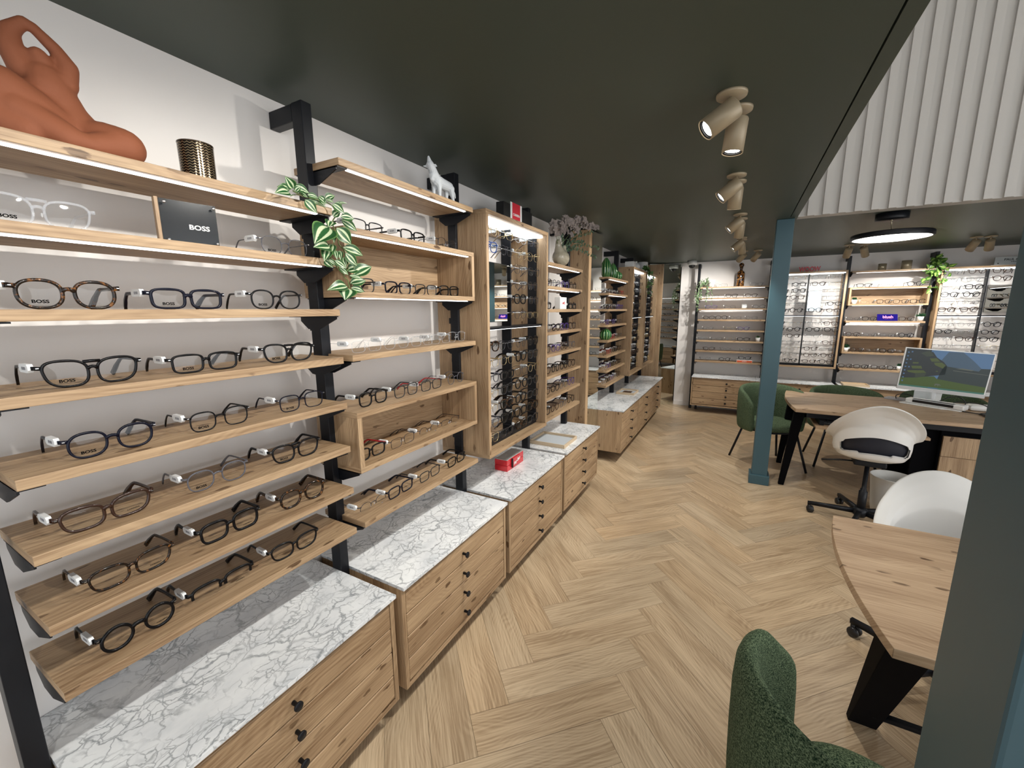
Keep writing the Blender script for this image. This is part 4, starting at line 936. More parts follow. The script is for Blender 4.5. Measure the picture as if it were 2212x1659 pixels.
shelffill(LW, 2.64, 3.33, {6: 4, 4: 4, 3: 4, 2: 4, 1: 4, 0: 4}, 'vase bay', 'glasses on the shelves under the vase', 'mid', ['black', 'purple', 'brown', 'gun', 'brown', 'tortoise', 'grey', 'black'], ['square', 'panto', 'cat', 'round'])
for c, x in enumerate((2.72, 3.24)): glasses(LW, x, -.25, ZS[5], 'rect', 'black', 'black glasses %s of the small white square sign' % ('left', 'right')[c], 'glasses on the shelves under the vase', 'mid')
shelffill(LW, 4.15, 4.89, {6: 5, 5: 5, 4: 3, 2: 5, 1: 5, 0: 5}, 'cacti bay', 'glasses on the shelves under the cacti', 'far', ['black', 'purple', 'gun', 'crystal', 'brown', 'red', 'black'], ['square', 'panto', 'cat', 'rect'])
for c, x in enumerate((4.50, 4.66, 4.82)): glasses(LW, x, -.25, ZS[3], 'rect', 'red' if c == 0 else 'gun', 'glasses %s right of the round striped cactus' % ('first', 'second', 'third')[c], 'glasses on the shelves under the cacti', 'far')
BKA = {7: [(-.30, 'panto', 'gun'), (.17, 'panto', 'gun')], 6: [(-.38, 'cat', 'gun'), (-.14, 'cat', 'black'), (.11, 'cat', 'brown')], 5: [(-.40, 'cat', 'purple'), (-.16, 'round', 'gun'), (.22, 'cat', 'grey')],
       4: [(-.42, 'cat', 'black'), (-.25, 'panto', 'black'), (-.07, 'round', 'gun'), (.13, 'round', 'gun')], 3: [(-.42, 'round', 'gun'), (-.14, 'round', 'gold'), (.05, 'cat', 'purple')],
       2: [(-.49, 'cat', 'crystal'), (-.30, 'cat', 'gun'), (-.11, 'round', 'gold'), (.06, 'cat', 'black')], 1: [(-.39, 'cat', 'brown'), (-.17, 'round', 'gun'), (.09, 'round', 'gun')], 0: [(-.44, 'round', 'gun'), (-.16, 'round', 'black')]}
BR = {7: 'bottle shelf', 6: 'shelf under the bottle shelf', 5: 'white jar shelf', 4: 'fourth shelf, left of the pillar', 3: 'fifth shelf, left of the pillar', 2: 'potted grass shelf', 1: 'second lowest shelf', 0: 'orange box shelf'}
for r, L in BKA.items():
    for c, (x, sh, fm) in enumerate(L): glasses(BW, x, -.215, ZS[r], sh, fm, '%s %s glasses, %s, back wall %s' % (LOOK[fm], SHN[sh], NTH[c], BR[r]), 'glasses on the back wall shelves left of the pillar', 'far', radians(RR.uniform(-8, 8)), 0, 'slim')
PALB = ['gun', 'black', 'gun', 'gold', 'brown', 'black']
rackfill(BW, (.47, .66, .87, 1.06), -.292, 'cabinet under the red letters', 'glasses on rods under the red letters', 'far', PALB, ['round', 'panto', 'hex', 'oval'], lambda r, c: r in (8, 9, 10) and c == 2)
rackfill(BW, (2.15, 2.34, 2.55, 2.74), -.292, 'far right display cabinet', 'glasses on rods in the far right cabinet', 'far', PALB, ['round', 'panto', 'hex', 'oval'], lambda r, c: (r in (7, 8, 9, 10) and c == 2) or (r < 2) or (c == 3 and r < 8))
CB = [(1.815, 'top of the upper box shelf', [(1.36, 'rect'), (1.60, 'rect'), (1.85, 'panto')]), (1.605, 'inside of the upper box shelf', [(1.42, 'panto'), (1.58, 'hex'), (1.74, 'hex'), (1.90, 'hex')]), (1.39, 'shelf with the blue card', [(1.30, 'hex'), (1.46, 'hex'), (1.82, 'hex')]),
      (1.184, 'top of the lower box shelf', [(1.31, 'round'), (1.49, 'round'), (1.66, 'hex'), (1.84, 'round')]), (.982, 'inside of the lower box shelf', [(1.38, 'round'), (1.53, 'hex'), (1.68, 'hex'), (1.84, 'hex')]), (.765, 'lowest shelf beside the monitor', [(1.28, 'hex'), (1.44, 'hex'), (1.62, 'hex'), (1.78, 'round')])]
for z, nm, L in CB:
    for c, (x, sh) in enumerate(L): fm = pick(RR, ['black', 'brown', 'black', 'gun']); glasses(BW, x, -.215, z, sh, fm, '%s %s glasses, %s, %s, back wall' % (LOOK[fm], SHN[sh], NTH[c], nm), 'glasses of the back wall box shelf bay', 'far', 0, 0, 'slim')
# the far left racks and the mirror-only wall: too many and too small to single out
st = []
for (x0, x1) in ((4.965, 5.65), (5.73, 6.47)):
    for r, z in enumerate(ROWS):
        for c in range(4): st.append((LW, x0+(c+.5)*(x1-x0)/4, -.296, z))
for k in range(2):
    for i, z in enumerate(ZS[:7]):
        for c in range(5): st.append((RW, -4.1-k*.85-.08-c*.16, -.24, z))
mbs = MB(); KS = ['black', 'gun', 'crystal', 'gold', 'brown']
for fr_, x, y, z in st:
    sh, fi = RR.choice(['square', 'rect', 'panto', 'cat']), RR.randrange(5); src = MB(); th = THK[KS[fi]]
    front_mb(sh, th, 12, fi, src); temple_mb(sh, th, -1, fi, src, 4); temple_mb(sh, th, 1, fi, src, 4); tag_mb(sh, th, 5, 5, src, False)
    b = len(mbs.v)
    for v in src.v: mbs.v.append(tuple(fr_.p((v[0]+x, v[1]+y, v[2]+z))))
    for f_, m_ in zip(src.f, src.m): mbs.face([b+i for i in f_], m_, None, True)
o = mk('eyeglasses', mbs.mesh('eyeglasses', [FM[k] for k in KS]+[TAGM])); tag(o, 'many small glasses on rods in the two far left display cabinets', 'eyeglasses', None, 'stuff')

# ------------------------------------------------------------------ ornaments, signs, plants
def blob(name, caps, vox, mat_, parent=None, label=None, cat=None, smooth_it=4, dec=None, flat=False):
    """union of tapered capsules -> one continuous body"""
    mb = MB()
    for (a, ra), (b_, rb) in caps:
        A, B = Vector(a), Vector(b_); d = B-A; L = d.length
        prof = [(0, -ra)]+[(ra*sin(pi/2*k/4), -ra*cos(pi/2*k/4)) for k in range(1, 5)]+[(rb*cos(pi/2*k/4), L+rb*sin(pi/2*k/4)) for k in range(0, 4)]+[(0, L+rb)]
        mb.lathe(prof, A, 16, 0, d if L > 1e-6 else (0, 0, 1))
    me = mb.mesh(name, mat_); o = mk(name, me)
    r = o.modifiers.new('r', 'REMESH'); r.mode = 'VOXEL'; r.voxel_size = vox; r.use_smooth_shade = not flat
    if smooth_it: q = o.modifiers.new('s', 'SMOOTH'); q.iterations = smooth_it; q.factor = .5
    if dec: q = o.modifiers.new('d', 'DECIMATE'); q.ratio = dec
    dg = bpy.context.evaluated_depsgraph_get(); m2 = bpy.data.meshes.new_from_object(o.evaluated_get(dg)); bpy.data.objects.remove(o)
    m2.name = name; m2.materials.clear(); m2.materials.append(mat_)
    zs = [v.co for v in m2.vertices]; c = Vector((sum(v.x for v in zs)/len(zs), sum(v.y for v in zs)/len(zs), min(v.z for v in zs)))
    for v in m2.vertices: v.co -= c
    m2.polygons.foreach_set('use_smooth', [not flat]*len(m2.polygons))
    o = mk(name, m2); o.location = c; BASE[o.name] = c
    return tag(o, label, cat)
def tri(o, n=1): return o
# terracotta seated figure; U runs along the figure's width, V is up, W towards the room
fo = Vector((-1.285, .386, 1.870)); U = Vector((.28, .96, 0)); Wd = Vector((.96, -.28, 0))
def fp(u, v, w_=0): return tuple(fo+U*u*.70+Vector((0, 0, v*.93))+Wd*w_*.8)
def C(a, ra, b, rb): return ((fp(*a), ra*.98), (fp(*b), rb*.98))
body = [C((.02, .06, 0), .050, (.0, .10, .0), .038), C((.0, .10, 0), .038, (-.028, .150, -.005), .040), C((-.065, .165, 0), .022, (.012, .165, 0), .022), C((-.03, .16, 0), .034, (-.03, .14, .005), .036),
        C((-.028, .175, 0), .014, (-.030, .196, .006), .019), C((-.030, .196, .006), .019, (-.034, .206, .01), .015),
        C((-.068, .168, 0), .023, (-.086, .215, -.004), .021), C((-.086, .215, -.004), .021, (-.082, .244, -.004), .016), C((-.082, .244, -.004), .016, (-.052, .268, 0), .011), C((-.052, .268, 0), .011, (-.034, .262, 0), .008),
        C((.014, .168, 0), .020, (.024, .200, -.004), .018), C((.024, .200, -.004), .018, (.004, .232, -.004), .013), C((.004, .232, -.004), .013, (-.036, .264, 0), .010),
        C((.03, .05, .0), .046, (.075, .05, .03), .040), C((.075, .05, .03), .040, (.118, .042, .045), .040), C((.118, .042, .045), .038, (.06, .028, .075), .026), C((.06, .028, .075), .026, (.02, .022, .085), .02),
        C((.0, .045, .01), .046, (-.07, .085, .04), .042), C((-.07, .085, .04), .042, (-.115, .115, .045), .038), C((-.115, .115, .045), .036, (-.13, .05, .05), .036), C((-.13, .05, .05), .036, (-.08, .03, .07), .032), C((-.09, .07, .06), .034, (.0, .028, .085), .028), C((.0, .028, .085), .026, (.05, .022, .088), .018)]
blob('clay_figure', body, .0042, TERRA, label='terracotta figure sitting with arms raised over its head, on the top left shelf', cat='sculpture', smooth_it=3)
# howling wolf
wy, wx, wz = 1.50, -1.235, 2.034
def WP(y, z, x=0): return (wx+x, wy+y, wz+z)
def WC(a, ra, b, rb): return ((WP(*a), ra), (WP(*b), rb))
wolf = [WC((.075, .082), .026, (.15, .080), .022), WC((.06, .085), .027, (.085, .082), .026), WC((.055, .09), .024, (.035, .125), .018), WC((.035, .125), .018, (.022, .140), .017), WC((.022, .140), .015, (.012, .170), .005),
        WC((.045, .145, .008), .005, (.056, .140, .012), .002), WC((.015, .135, -.016), .006, (.002, .133, -.022), .003), WC((.035, .10), .018, (.03, .085), .010)]
for x in (-.012, .012): wolf += [WC((.062, .07, x), .014, (.06+x*.5, .035, x), .008), WC((.06+x*.5, .035, x), .008, (.052+x, .004, x), .007), WC((.150, .07, x), .017, (.152+x*.6, .04, x), .009), WC((.152+x*.6, .04, x), .008, (.165+x*.6, .004, x), .006)]
wolf += [WC((.165, .078), .010, (.188, .055), .009), WC((.188, .055), .009, (.196, .044), .005)]
blob('wolf_figurine', wolf, .0036, PLASTER, label='white faceted howling wolf figurine on the highest oak shelf', cat='figurine', smooth_it=1, dec=.10, flat=True)
# candle holder
cx, cy2 = -1.215, .594
t = thing('candle_holder', 'dark bronze patterned glass candle holder beside the terracotta figure', 'candle holder', G, (cx, cy2, 1.8725))
cm_ = mat('herringbone_glass', (.05, .035, .02), .15, .7); n = N(cm_); sp2 = n.new('SeparateXYZ'); n.l(n.tc.outputs['UV'], sp2.inputs[0])
zz = n.math('ABSOLUTE', n.math('SUBTRACT', n.math('FRACT', n.math('MULTIPLY', sp2.outputs[0], 22)), .5)); st_ = n.math('FRACT', n.math('ADD', n.math('MULTIPLY', sp2.outputs[1], 15), zz))
n.l(n.ramp(st_, [(.3, (.30, .22, .13)), (.42, (.02, .014, .01))]), n.p.inputs['Base Color'])
cmb = MB(); cmb.grid(lambda u, v: (cx+(.036+.001*v)*cos(2*pi*u), cy2+(.036+.001*v)*sin(2*pi*u), 1.8725+.083*v), 49, 12, sm=True)
part('glass', cmb, cm_, t); part('base', MB().lathe([(0, 1.8725), (.0355, 1.8725), (.0355, 1.876), (0, 1.876)], (cx, cy2, 0), 32), BRONZE, t)
part('rim', MB().lathe([(.033, 1.9545), (.0375, 1.9545), (.0375, 1.957), (.033, 1.957), (.033, 1.88)], (cx, cy2, 0), 32, cap=False), BRONZE, t)
# acrylic plaque
pf = F((-1.232, .568, ZS[6]), radians(80))
t = thing('brand_plaque', 'square black plaque behind clear acrylic with white brand word, on the second shelf', 'sign', pf, (0, 0, 0))
part('black_card', MB().box(-.058, .058, 0, .004, .001, .106), mat('slate_card', (.004, .006, .008), .16), t)
part('clear_front', MB().box(-.062, .062, -.012, -.001, .0, .108), thin('acrylic_front', (.2, .22, .24), .02, .03), t); part('wood_side', MB().box(-.066, -.059, -.001, .018, 0, .108, 0, 2).box(-.059, .06, .006, .018, 0, .104, 0, 2), OAK, t)
for sx in (-.050, .050):
    for z in (.010, .097): part('stud', MB().lathe([(0, .0), (.0032, 0), (.0032, .003), (0, .003)], (sx, -.012, z), 12, 0, (0, -1, 0)), STEEL, t)
ov = MB(); ov.lathe([(0, 0), (.03, 0)], (-.012, -.0008, .046), 24, 0, (0, -1, 0))
lm = text_mb('BOSS', .016, .0002, at=(.018, -.0007, .046), bold=.0004, sx=1.2); part('lettering', lm, WHITEG, t)
# CARRERA block sign
cf_ = F((WALL_X+.02, 0, 0), radians(90))
t = thing('brand_sign', 'black block sign with red panel and white stripes, on the nearest display cabinet', 'sign', LW, (2.35, -.20, 2.0365))
part('block', MB().box(2.165, 2.535, -.225, -.175, 2.0365, 2.165), mat('satin_black', (.01, .01, .011), .35), t, bev=.001)
part('red_panel', MB().box(2.265, 2.365, -.2275, -.2255, 2.037, 2.178), REDL, t); part('white_stripe', MB().box(2.243, 2.2645, -.2272, -.2255, 2.037, 2.178), WHITEG, t); part('white_stripe', MB().box(2.3655, 2.387, -.2272, -.2255, 2.037, 2.178), WHITEG, t)
part('lettering', text_mb('CARRERA', .0195, .0003, at=(2.315, -.2284, 2.112), bold=.0005), WHITEG, t)
# red box
t = thing('display_block', 'small glossy red block with brand script, on the third marble top', 'display block', G, (-1.25, 2.235, .5525))
part('lower_block', MB().box(-1.295, -1.205, 2.125, 2.345, .5525, .588), REDP, t, bev=.001); part('upper_block', MB().box(-1.295, -1.205, 2.125, 2.345, .590, .625), REDP, t, bev=.001)
part('grey_top', MB().box(-1.294, -1.206, 2.126, 2.344, .6255, .6285), mat('grey_top', (.42, .41, .41), .35), t)
lg = part('logo_plate', MB().box(2.19, 2.30, -.266, -.258, .566, .620), BLACKP, t) if 0 else None
lp_ = F((-1.205, 2.235, .595), radians(90)); q = MB().box(-.05, .05, -.010, -.0005, -.028, .026)
lgo = mk('logo_plate', q.mesh('logo_plate', REDP)); lgo.parent = t; lgo.location = (.045, 0, .0425); lgo.rotation_euler = (0, 0, radians(90))
q = MB().box(-.056, -.0505, -.012, -.0005, -.031, .029); lb_ = mk('logo_edge', q.mesh('logo_edge', BLACKP)); lb_.parent = t; lb_.location = (.045, 0, .0425); lb_.rotation_euler = (0, 0, radians(90))
q = text_mb('Ray-Ban', .026, .0003, at=(0, -.0108, .0), bold=.0006, shear=.35); q = text_mb('', .01, mb=q) if 0 else q
lt = mk('lettering', q.mesh('lettering', WHITEG)); lt.parent = lgo; lt.rotation_euler = (0, radians(-14), 0)
# trays
def tray(fr, x0, x1, y0, y1, z, label, pad):
    t = thing('display_tray', label, 'tray', fr, ((x0+x1)/2, (y0+y1)/2, z), 'flat wooden trays'); h = .026
    for a in ((x0, x0+.008, y0, y1), (x1-.008, x1, y0, y1), (x0+.008, x1-.008, y0, y0+.008), (x0+.008, x1-.008, y1-.008, y1)): part('tray_side', MB().box(a[0], a[1], a[2], a[3], z, z+h), PALE_WOOD, t)
    part('tray_pad', MB().box(x0+.008, x1-.008, y0+.008, y1-.008, z, z+.008), pad, t); return t
tray(G, -1.335, -1.05, 2.70, 2.965, .5525, 'pale wooden tray with grey pad on the fourth marble top', GREYP)
tray(BW, 1.25, 1.52, -.42, -.22, .5525, 'flat pale wooden tray on the back wall marble, left of the monitor', PALE_WOOD)
t = tray(G, -1.24, -1.03, 4.86, 5.12, .5525, 'flat tray with a photo card on the far left marble run', GREYP)
part('photo_card', MB().box(-1.19, -1.09, 4.90, 5.06, .561, .563), mat('photo_card', (.08, .045, .03), .3), t)
# small white sign, orange box, blue card, red letters, right sign
t = thing('square_sign', 'small white square sign with red lettering between two black glasses', 'sign', LW, (2.98, -.25, ZS[5]))
part('block', MB().box(2.915, 3.045, -.275, -.23, ZS[5], ZS[5]+.088), WHITEG, t, bev=.002); part('lettering', text_mb('eniQ', .026, .0003, at=(2.985, -.2757, ZS[5]+.045), bold=.0004), REDL, t)
t = thing('brand_box', 'orange fronted white box with glasses on it, on the lowest back wall shelf', 'box', BW, (.09, -.2, ZS[0]))
part('block', MB().box(-.0, .20, -.265, -.12, ZS[0], ZS[0]+.036), WHITEG, t, bev=.002); part('orange_front', MB().box(.004, .198, -.267, -.2652, ZS[0]+.001, ZS[0]+.030), ORANGE, t); part('lettering', text_mb('eniQual', .018, .0002, at=(.10, -.2678, ZS[0]+.016), bold=.0003), WHITEG, t)
glasses(BW, .10, -.235, ZS[0]+.0365, 'cat', 'black', 'black glasses standing on the orange fronted white box', 'glasses on the back wall shelves left of the pillar', 'far', 0, 0, 'slim')
t = thing('card_sign', 'small dark blue card sign with pink word on the back wall', 'sign', BW, (1.64, -.22, 1.39))
part('card', MB().prism([(-.235, 1.391), (-.232, 1.391), (-.196, 1.475), (-.199, 1.475)], 0, 1.535, 1.735), NAVY, t)
l_ = text_mb('blush', .050, .0002, bold=.0010, mb=text_mb('- ------- ----', .018, .0002, at=(0, 0, -.024))); 
sg_ = mk('lettering', l_.mesh('lettering', PINK)); sg_.parent = t; sg_.location = (0, .0015, .050); sg_.rotation_euler = (radians(-24), 0, 0); sg_['label'] = 'pink word'
t = solo('brand_letters', text_mb('WOOW', .088, .009, at=(.765, -.19, 2.071), bold=.0022, sx=.72), REDL, BW, 'red standing letters on top of a back wall display cabinet', 'letters')
t = thing('brand_sign', 'pale grey sign with dark lettering and two hearts, on the far right cabinet', 'sign', BW, (2.68, -.2, 2.0205))
part('sign_board', MB().box(2.50, 2.84, -.212, -.20, 2.026, 2.115), mat('pale_grey', (.50, .53, .53), .4), t); part('sign_base', MB().box(2.46, 2.845, -.26, -.16, 2.0205, 2.026), WHITEG, t)
part('lettering', text_mb('PAUL & JOE', .034, .0003, at=(2.66, -.2128, 2.085), bold=.0004), INK, t); part('small_lettering', text_mb('EYEWEAR', .014, .0003, at=(2.66, -.2128, 2.06), bold=.0003), INK, t)
for hx in (2.53, 2.80):
    hm = MB(); b_ = len(hm.v)
    for i in range(20): a = 2*pi*i/20; hm.v.append((hx+.0075*sin(a)**3*1.0, -.2126, 2.045+.0070*(13*cos(a)-5*cos(2*a)-2*cos(3*a)-cos(4*a))/15))
    hm.face(range(b_, b_+20)); part('heart', hm, INK, t)
# security camera
t = thing('security_camera', 'white dome security camera under the ceiling in the far corner', 'camera', G, (-.72, 6.92, 2.17))
part('housing', MB().lathe([(0, 2.200), (.062, 2.200), (.068, 2.205), (.068, CEIL), (0, CEIL)], (-.70, 6.90, 0), 32), CAMW, t)
part('dome', MB().lathe([(.046, 2.2), (.044, 2.182), (.034, 2.165), (.018, 2.156), (0, 2.154)], (-.70, 6.90, 0), 28), BLACKP, t)
# jars, vases
def lathe_thing(name, label, cat, fr, x, y, z, prof, m_, group=None, n=32):
    return solo(name, MB().lathe(prof, (x, y, z), n), m_, fr, label, cat, group)
def bottle(fr, x, y, z, label, name='glass_bottle', m_=None, k=1.0):
    t = thing(name, label, 'bottle', fr, (x, y, z)); m_ = m_ or AMBER
    part('body', MB().lathe([(0, 0), (.040*k, 0), (.043*k, .006*k), (.043*k, .150*k), (.038*k, .168*k), (.020*k, .182*k), (.015*k, .190*k), (.016*k, .21*k), (.022*k, .214*k), (.022*k, .22*k), (0, .22*k)], (x, y, z), 32), m_, t)
    part('stopper', MB().ball((x, y, z+.246*k), .028*k, 0, 24), m_, t)
bottle(BW, -.045, -.15, ZS[7]+.0003, 'tall brown speckled glass bottle with round stopper on the back wall', k=1.22)
for x, r, h, lb in ((1.52, .042, .082, 'small silver tealight jar on the back wall top shelf'), (1.75, .050, .108, 'taller gold patterned tealight jar on the back wall top shelf')):
    lathe_thing('tealight_jar', lb, 'jar', BW, x, -.18, 2.0203, [(0, 0), (r, 0), (r, h), (r-.003, h), (r-.003, .004), (0, .004)], BRASSG, 'tealight jars')
t = thing('glass_jar', 'small clear jar with white candle on the back wall shelf', 'jar', BW, (.035, -.2, ZS[5]))
part('jar_body', MB().lathe([(0, 0), (.032, 0), (.034, .01), (.034, .044), (0, .044)], (.035, -.2, ZS[5]+.0003), 24), WHITEG, t); part('lid', MB().lathe([(.034, .0445), (.034, .058), (.026, .063), (0, .063)], (.035, -.2, ZS[5]), 24), CLEAR, t)
lathe_thing('white_jar', 'tall white cylinder on the last display cabinet', 'jar', LW, 6.12, -.2, 2.0365, [(0, 0), (.070, 0), (.072, .01), (.072, .16), (.068, .165), (0, .165)], WHITEG)
solo('white_block', MB().box(5.12, 5.24, -.30, -.20, 2.0365, 2.115), WHITEG, LW, 'small white block on the cabinet right of the cacti', 'block', bev=.003)
lathe_thing('round_vase', 'small white round vase on top of the far display cabinet', 'vase', LW, 5.43, -.26, 2.0365, [(0, 0), (.025, 0), (.05, .025), (.054, .05), (.04, .075), (.016, .088), (.014, .10), (.02, .105), (0, .105)], WHITEG)
t = thing('double_neck_vase', 'cream glazed vase with two necks, holding orchids and eucalyptus', 'vase', G, (-1.24, 3.02, ZS[7]))
vx, vy, vz = -1.235, 3.02, ZS[7]
vb = blob('vase_body', [(((vx, vy, vz+.062), .060), ((vx, vy+.02, vz+.058), .062)), (((vx, vy-.01, vz+.09), .045), ((vx, vy-.035, vz+.145), .021)), (((vx, vy-.035, vz+.145), .022), ((vx, vy-.036, vz+.168), .019)), (((vx, vy+.04, vz+.07), .05), ((vx, vy+.055, vz+.128), .023)), (((vx, vy+.055, vz+.128), .023), ((vx, vy+.056, vz+.140), .023)), (((vx, vy, vz+.02), .028), ((vx, vy+.02, vz+.02), .03))], .004, CREAMG)
vb.location.z = ZS[7]+.0005; vl = vb.location.copy(); vb.parent = t; vb.matrix_parent_inverse = t.matrix_world.inverted(); bpy.context.view_layer.update()
vb.scale = (1.0, 1.18, 1.0); vb.matrix_parent_inverse = Matrix.Identity(4); vb.location = vl-t.location
RP = random.Random(21)
def rv(R, s=1): return Vector((R.uniform(-s, s), R.uniform(-s, s), R.uniform(-s, s)))
fol = MB(); stm = MB(); pet = MB()
ob = Vector((vx, vy-.036, vz+.16))
for E_ in ((-1.20, 2.74, 2.12), (-1.17, 2.93, 2.20), (-1.10, 3.06, 2.22), (-1.045, 3.16, 2.185), (-1.19, 2.84, 2.15)):
    E_ = Vector(E_); pts = [ob+Vector((0, 0, -.03)), ob+(E_-ob)*.45+Vector((0, 0, .04)), ob+(E_-ob)*.8+Vector((0, 0, .03)), E_+Vector((.01, .02, -.015))]
    sm_ = smooth([tuple(p) for p in pts], 6); stm.tube(sm_, .002, 5)
    for i in range(5, len(sm_), 1):
        c = sm_[i]+rv(RP, .014)+Vector((.015, 0, -.004)); nn = (Vector((1, -.6, .1))+rv(RP, .5)).normalized(); a0 = RP.uniform(0, 6); r_ = RP.uniform(.026, .036); ax = nn.orthogonal().normalized(); ay = nn.cross(ax)
        for k in range(5): a = a0+2*pi*k/5; pet.leaf(c, c+(ax*cos(a)+ay*sin(a))*r_, r_*.95, nn, 0, .12, 4)
part('stem', stm, STEM, t); part('orchid_petals', pet, PETAL, t)['kind'] = 'stuff'
ob = Vector((vx, vy+.056, vz+.135)); ms = MB()
for E_ in ((-1.05, 3.20, 2.14), (-1.00, 3.24, 2.02), (-1.02, 3.22, 1.95), (-1.12, 3.12, 2.13), (-1.2, 2.95, 2.12), (-1.10, 3.14, 2.06)):
    E_ = Vector(E_); pts = [ob+Vector((0, 0, -.02)), ob+(E_-ob)*.4+Vector((0, 0, .03)), E_]; sm_ = smooth([tuple(p) for p in pts], 10); ms.tube(sm_, .0014, 5)
    for i in range(2, len(sm_)):
        for sg in (-1, 1, .2):
            c = sm_[i]; d = (rv(RP, .5)+Vector((.3*sg, .3, .6*sg))).normalized(); fol.leaf(c, c+d*RP.uniform(.014, .022), .014, rv(RP), 0, .1, 3)
part('eucalyptus_stem', ms, STEM, t); part('eucalyptus_leaves', fol, LEAFE, t)['kind'] = 'stuff'
# cacti
def cactus(y, r, h, label, z=ZS[7], x=-.235):
    n_ = 12
    def fn(u, v): a = 2*pi*u; q = r*(1+.07*cos(n_*a))*(sin(pi*min(.98, .12+v*.88)))**.55; return (y+q*cos(a), x+q*sin(a), z+.0003+h*v)
    m = MB().grid(fn, 97, 14); return solo('ceramic_cactus', m, CACTUS, LW, label, 'ornament', 'green ceramic cacti')
cactus(4.215, .050, .19, 'tallest green ceramic cactus, on the shelf right of the mirror tower'); cactus(4.43, .045, .155, 'middle dark green ceramic cactus behind the tallest one', x=-.245)
cactus(4.63, .058, .095, 'low round ceramic cactus beside the two tall ones'); cactus(4.27, .062, .115, 'round striped ceramic cactus alone on a lower shelf', ZS[3])
# striped trailing plant (crop coordinates measured on the near edge of the shelves)
def tp(px, py, dx=0):                       # board-front position of a measured point: (along the wall, up)
    X, Y = 580+px/5.72, 370+py/5.72; d = (X-1106)*cr-(Y-829.5)*cu+FPX*cf; tt = (-1.135+dx)/d.x; return EYE+d*tt
LV = [(300, 215, 205, 60, 110), (250, 220, 105, 190, 55), (255, 260, 80, 265, 80), (320, 180, 505, 270, 90), (430, 320, 265, 310, 50), (450, 350, 600, 520, 110), (500, 350, 690, 455, 45), (480, 290, 620, 330, 60), (620, 310, 720, 400, 70), (700, 340, 820, 300, 70), (710, 345, 810, 385, 40), (790, 400, 940, 525, 85), (820, 395, 975, 395, 25),
      (800, 560, 885, 490, 70), (890, 560, 1060, 590, 80), (900, 600, 1095, 740, 90), (760, 700, 570, 890, 170), (840, 700, 1025, 905, 150), (850, 740, 990, 890, 90), (750, 930, 560, 935, 110), (800, 730, 810, 880, 60), (780, 900, 760, 1040, 80), (740, 970, 690, 1110, 80), (830, 980, 850, 1090, 50), (880, 980, 895, 1100, 50),
      (920, 940, 1170, 1040, 100), (950, 1010, 1095, 1170, 100), (690, 1090, 800, 1190, 90), (740, 1090, 860, 1180, 50), (820, 1100, 960, 1200, 70), (970, 1230, 1130, 1190, 90), (1052, 1280, 1275, 1175, 110), (1000, 1290, 1170, 1330, 40), (1010, 1385, 1205, 1350, 90), (970, 1420, 730, 1465, 85), (990, 1450, 945, 1590, 140), (1020, 1440, 1185, 1490, 70),
      (870, 1180, 990, 1280, 60), (640, 350, 700, 420, 60), (380, 260, 460, 330, 60), (780, 620, 740, 690, 60), (330, 250, 400, 190, 60), (860, 430, 910, 390, 50), (930, 1060, 960, 1190, 60)]
t = thing('trailing_plant', 'green and white striped trailing plant hanging over the upright between the first two bays', 'plant', G, (-1.15, .93, 1.60))
for i, (a, b_, c, d, w_) in enumerate(LV):
    q = (-.012, .0, .014)[i % 3]; A, B = tp(a, b_, q), tp(c, d, q+.012)
    nn = (EYE-A).normalized()+Vector((.25, -.25, .45)); sc_ = (B-A).length/max(1, sqrt((c-a)**2+(d-b_)**2))
    if i in (4,): nn = Vector((0, 0, 1))
    if B.z < 1.876 and A.y < .93 and A.z > 1.86: B.x = max(B.x, -1.125)
    m = MB().leaf(A, B, w_*sc_*1.35, nn, 0, .10, 8); part('leaf', m, TRAD, t)
SL = [(300, 240), (450, 315), (650, 360), (790, 430), (830, 540), (790, 640), (850, 800), (870, 900), (930, 980), (990, 1180), (930, 1290), (980, 1350), (1000, 1440)]
part('stem', MB().tube(smooth([tuple(tp(a, b_, -.008)) for a, b_ in SL], 5), .0018, 6), STEM, t); part('stem', MB().tube(smooth([tuple(tp(a, b_, .0)) for a, b_ in ((850, 800), (800, 900), (760, 1000), (800, 1120), (930, 1290))], 5), .0014, 6), STEM, t)
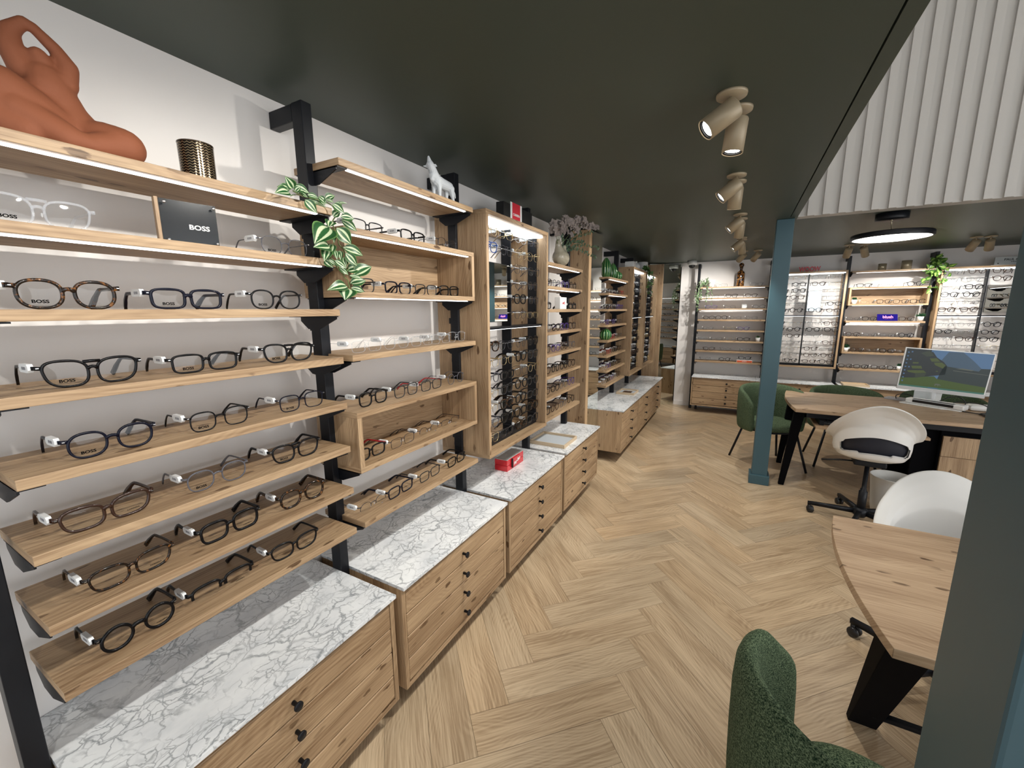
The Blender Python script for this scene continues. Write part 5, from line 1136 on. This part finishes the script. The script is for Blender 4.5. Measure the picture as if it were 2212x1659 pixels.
# other plants
def hanging(fr, x, y, z, label, n_st, L_, lw, ll, m_, pot=None, spread=.12, up=.08, seed=1, out=.1, n_l=16):
    R = random.Random(seed); t = thing('hanging_plant', label, 'plant', fr, (x, y, z)); lf, sm2 = MB(), MB()
    for k in range(n_st):
        a = R.uniform(-1, 1); ex = x+a*spread; ey = y-out*R.uniform(.5, 1); LL = L_*R.uniform(.35, 1)
        pts = [(x, y, z+.03), (x+a*spread*.5, y-out*.4, z+up*R.uniform(.4, 1)), (ex, ey-.02, z-LL*.3), (ex+R.uniform(-.03, .03), ey-.02, z-LL)]
        P = smooth(pts, 6); sm2.tube(P, .0012, 4)
        for j in range(n_l):
            c = P[min(len(P)-1, int(R.uniform(.1, 1)*len(P)))]; d = (rv(R, 1)+Vector((0, -.35, -.1))).normalized(); lf.leaf(c, c+d*ll*R.uniform(.6, 1.2), lw*R.uniform(.7, 1.2), Vector((0, -1, .5))+rv(R, .7), 0, .1, 4)
    part('foliage', lf, m_, t)['kind'] = 'stuff'; part('stems', sm2, STEM, t)
    if pot: part('pot', MB().lathe([(0, 0), (.045, 0), (.058, .10), (.060, .105), (.054, .105), (.05, .09), (0, .09)], (pot[0], pot[1], z+.0005), 28), WHITEG, t, 'white pot')
hanging(BW, -.50, -.20, ZS[7], 'white potted ivy trailing at the left end of the back wall', 11, .34, .020, .024, IVY, (-.42, -.17), .12, .13, 4, .09, 26)
hanging(BW, 2.00, -.16, 2.03, 'bright green leafy plant hanging at the top of the back wall', 12, .26, .055, .075, LEAFL, None, .12, .12, 9, .16, 7)
hanging(LW, 5.74, -.30, 2.037, 'green ivy hanging over the farthest left display cabinet', 9, .36, .035, .045, LEAFG, None, .10, .07, 12, .08, 9)
def potted(fr, x, y, z, label, kind, seed=1):
    R = random.Random(seed); t = thing('potted_plant', label, 'plant', fr, (x, y, z), 'small white potted plants'); h = .056
    part('pot', MB().lathe([(0, 0), (.023, 0), (.031, h), (.028, h), (.026, h-.006), (0, h-.006)], (x, y, z+.0003), 20), WHITEG, t, 'white pot'); lf = MB()
    for k in range(40):
        a = R.uniform(0, 6.28); u = R.uniform(0, 1); d = Vector((cos(a)*(1-u*.6), sin(a)*(1-u*.6), .35+u)).normalized(); c = Vector((x, y, z+h-.006))
        ll = {'grass': .038, 'succulent': .042, 'cactus': .06}[kind]*R.uniform(.7, 1.1); lf.leaf(c, c+d*ll, .008 if kind == 'grass' else .019, rv(R), 0, .08, 3)
    part('foliage', lf, LEAFG if kind == 'grass' else LEAFD, t)['kind'] = 'stuff'
potted(BW, .245, -.2, ZS[2], 'small potted grass at the right of a back wall shelf, next to the pillar', 'grass', 2)
potted(BW, 1.285, -.2, 1.605, 'small potted succulent inside the upper box shelf', 'succulent', 3); potted(BW, 1.955, -.2, 1.39, 'small potted succulent at the right end of the blue card shelf', 'cactus', 4)
potted(BW, 1.265, -.2, .982, 'small potted cactus inside the lower box shelf', 'cactus', 5); potted(BW, 1.83, -.2, .765, 'small potted succulent just left of the monitor top', 'succulent', 6)
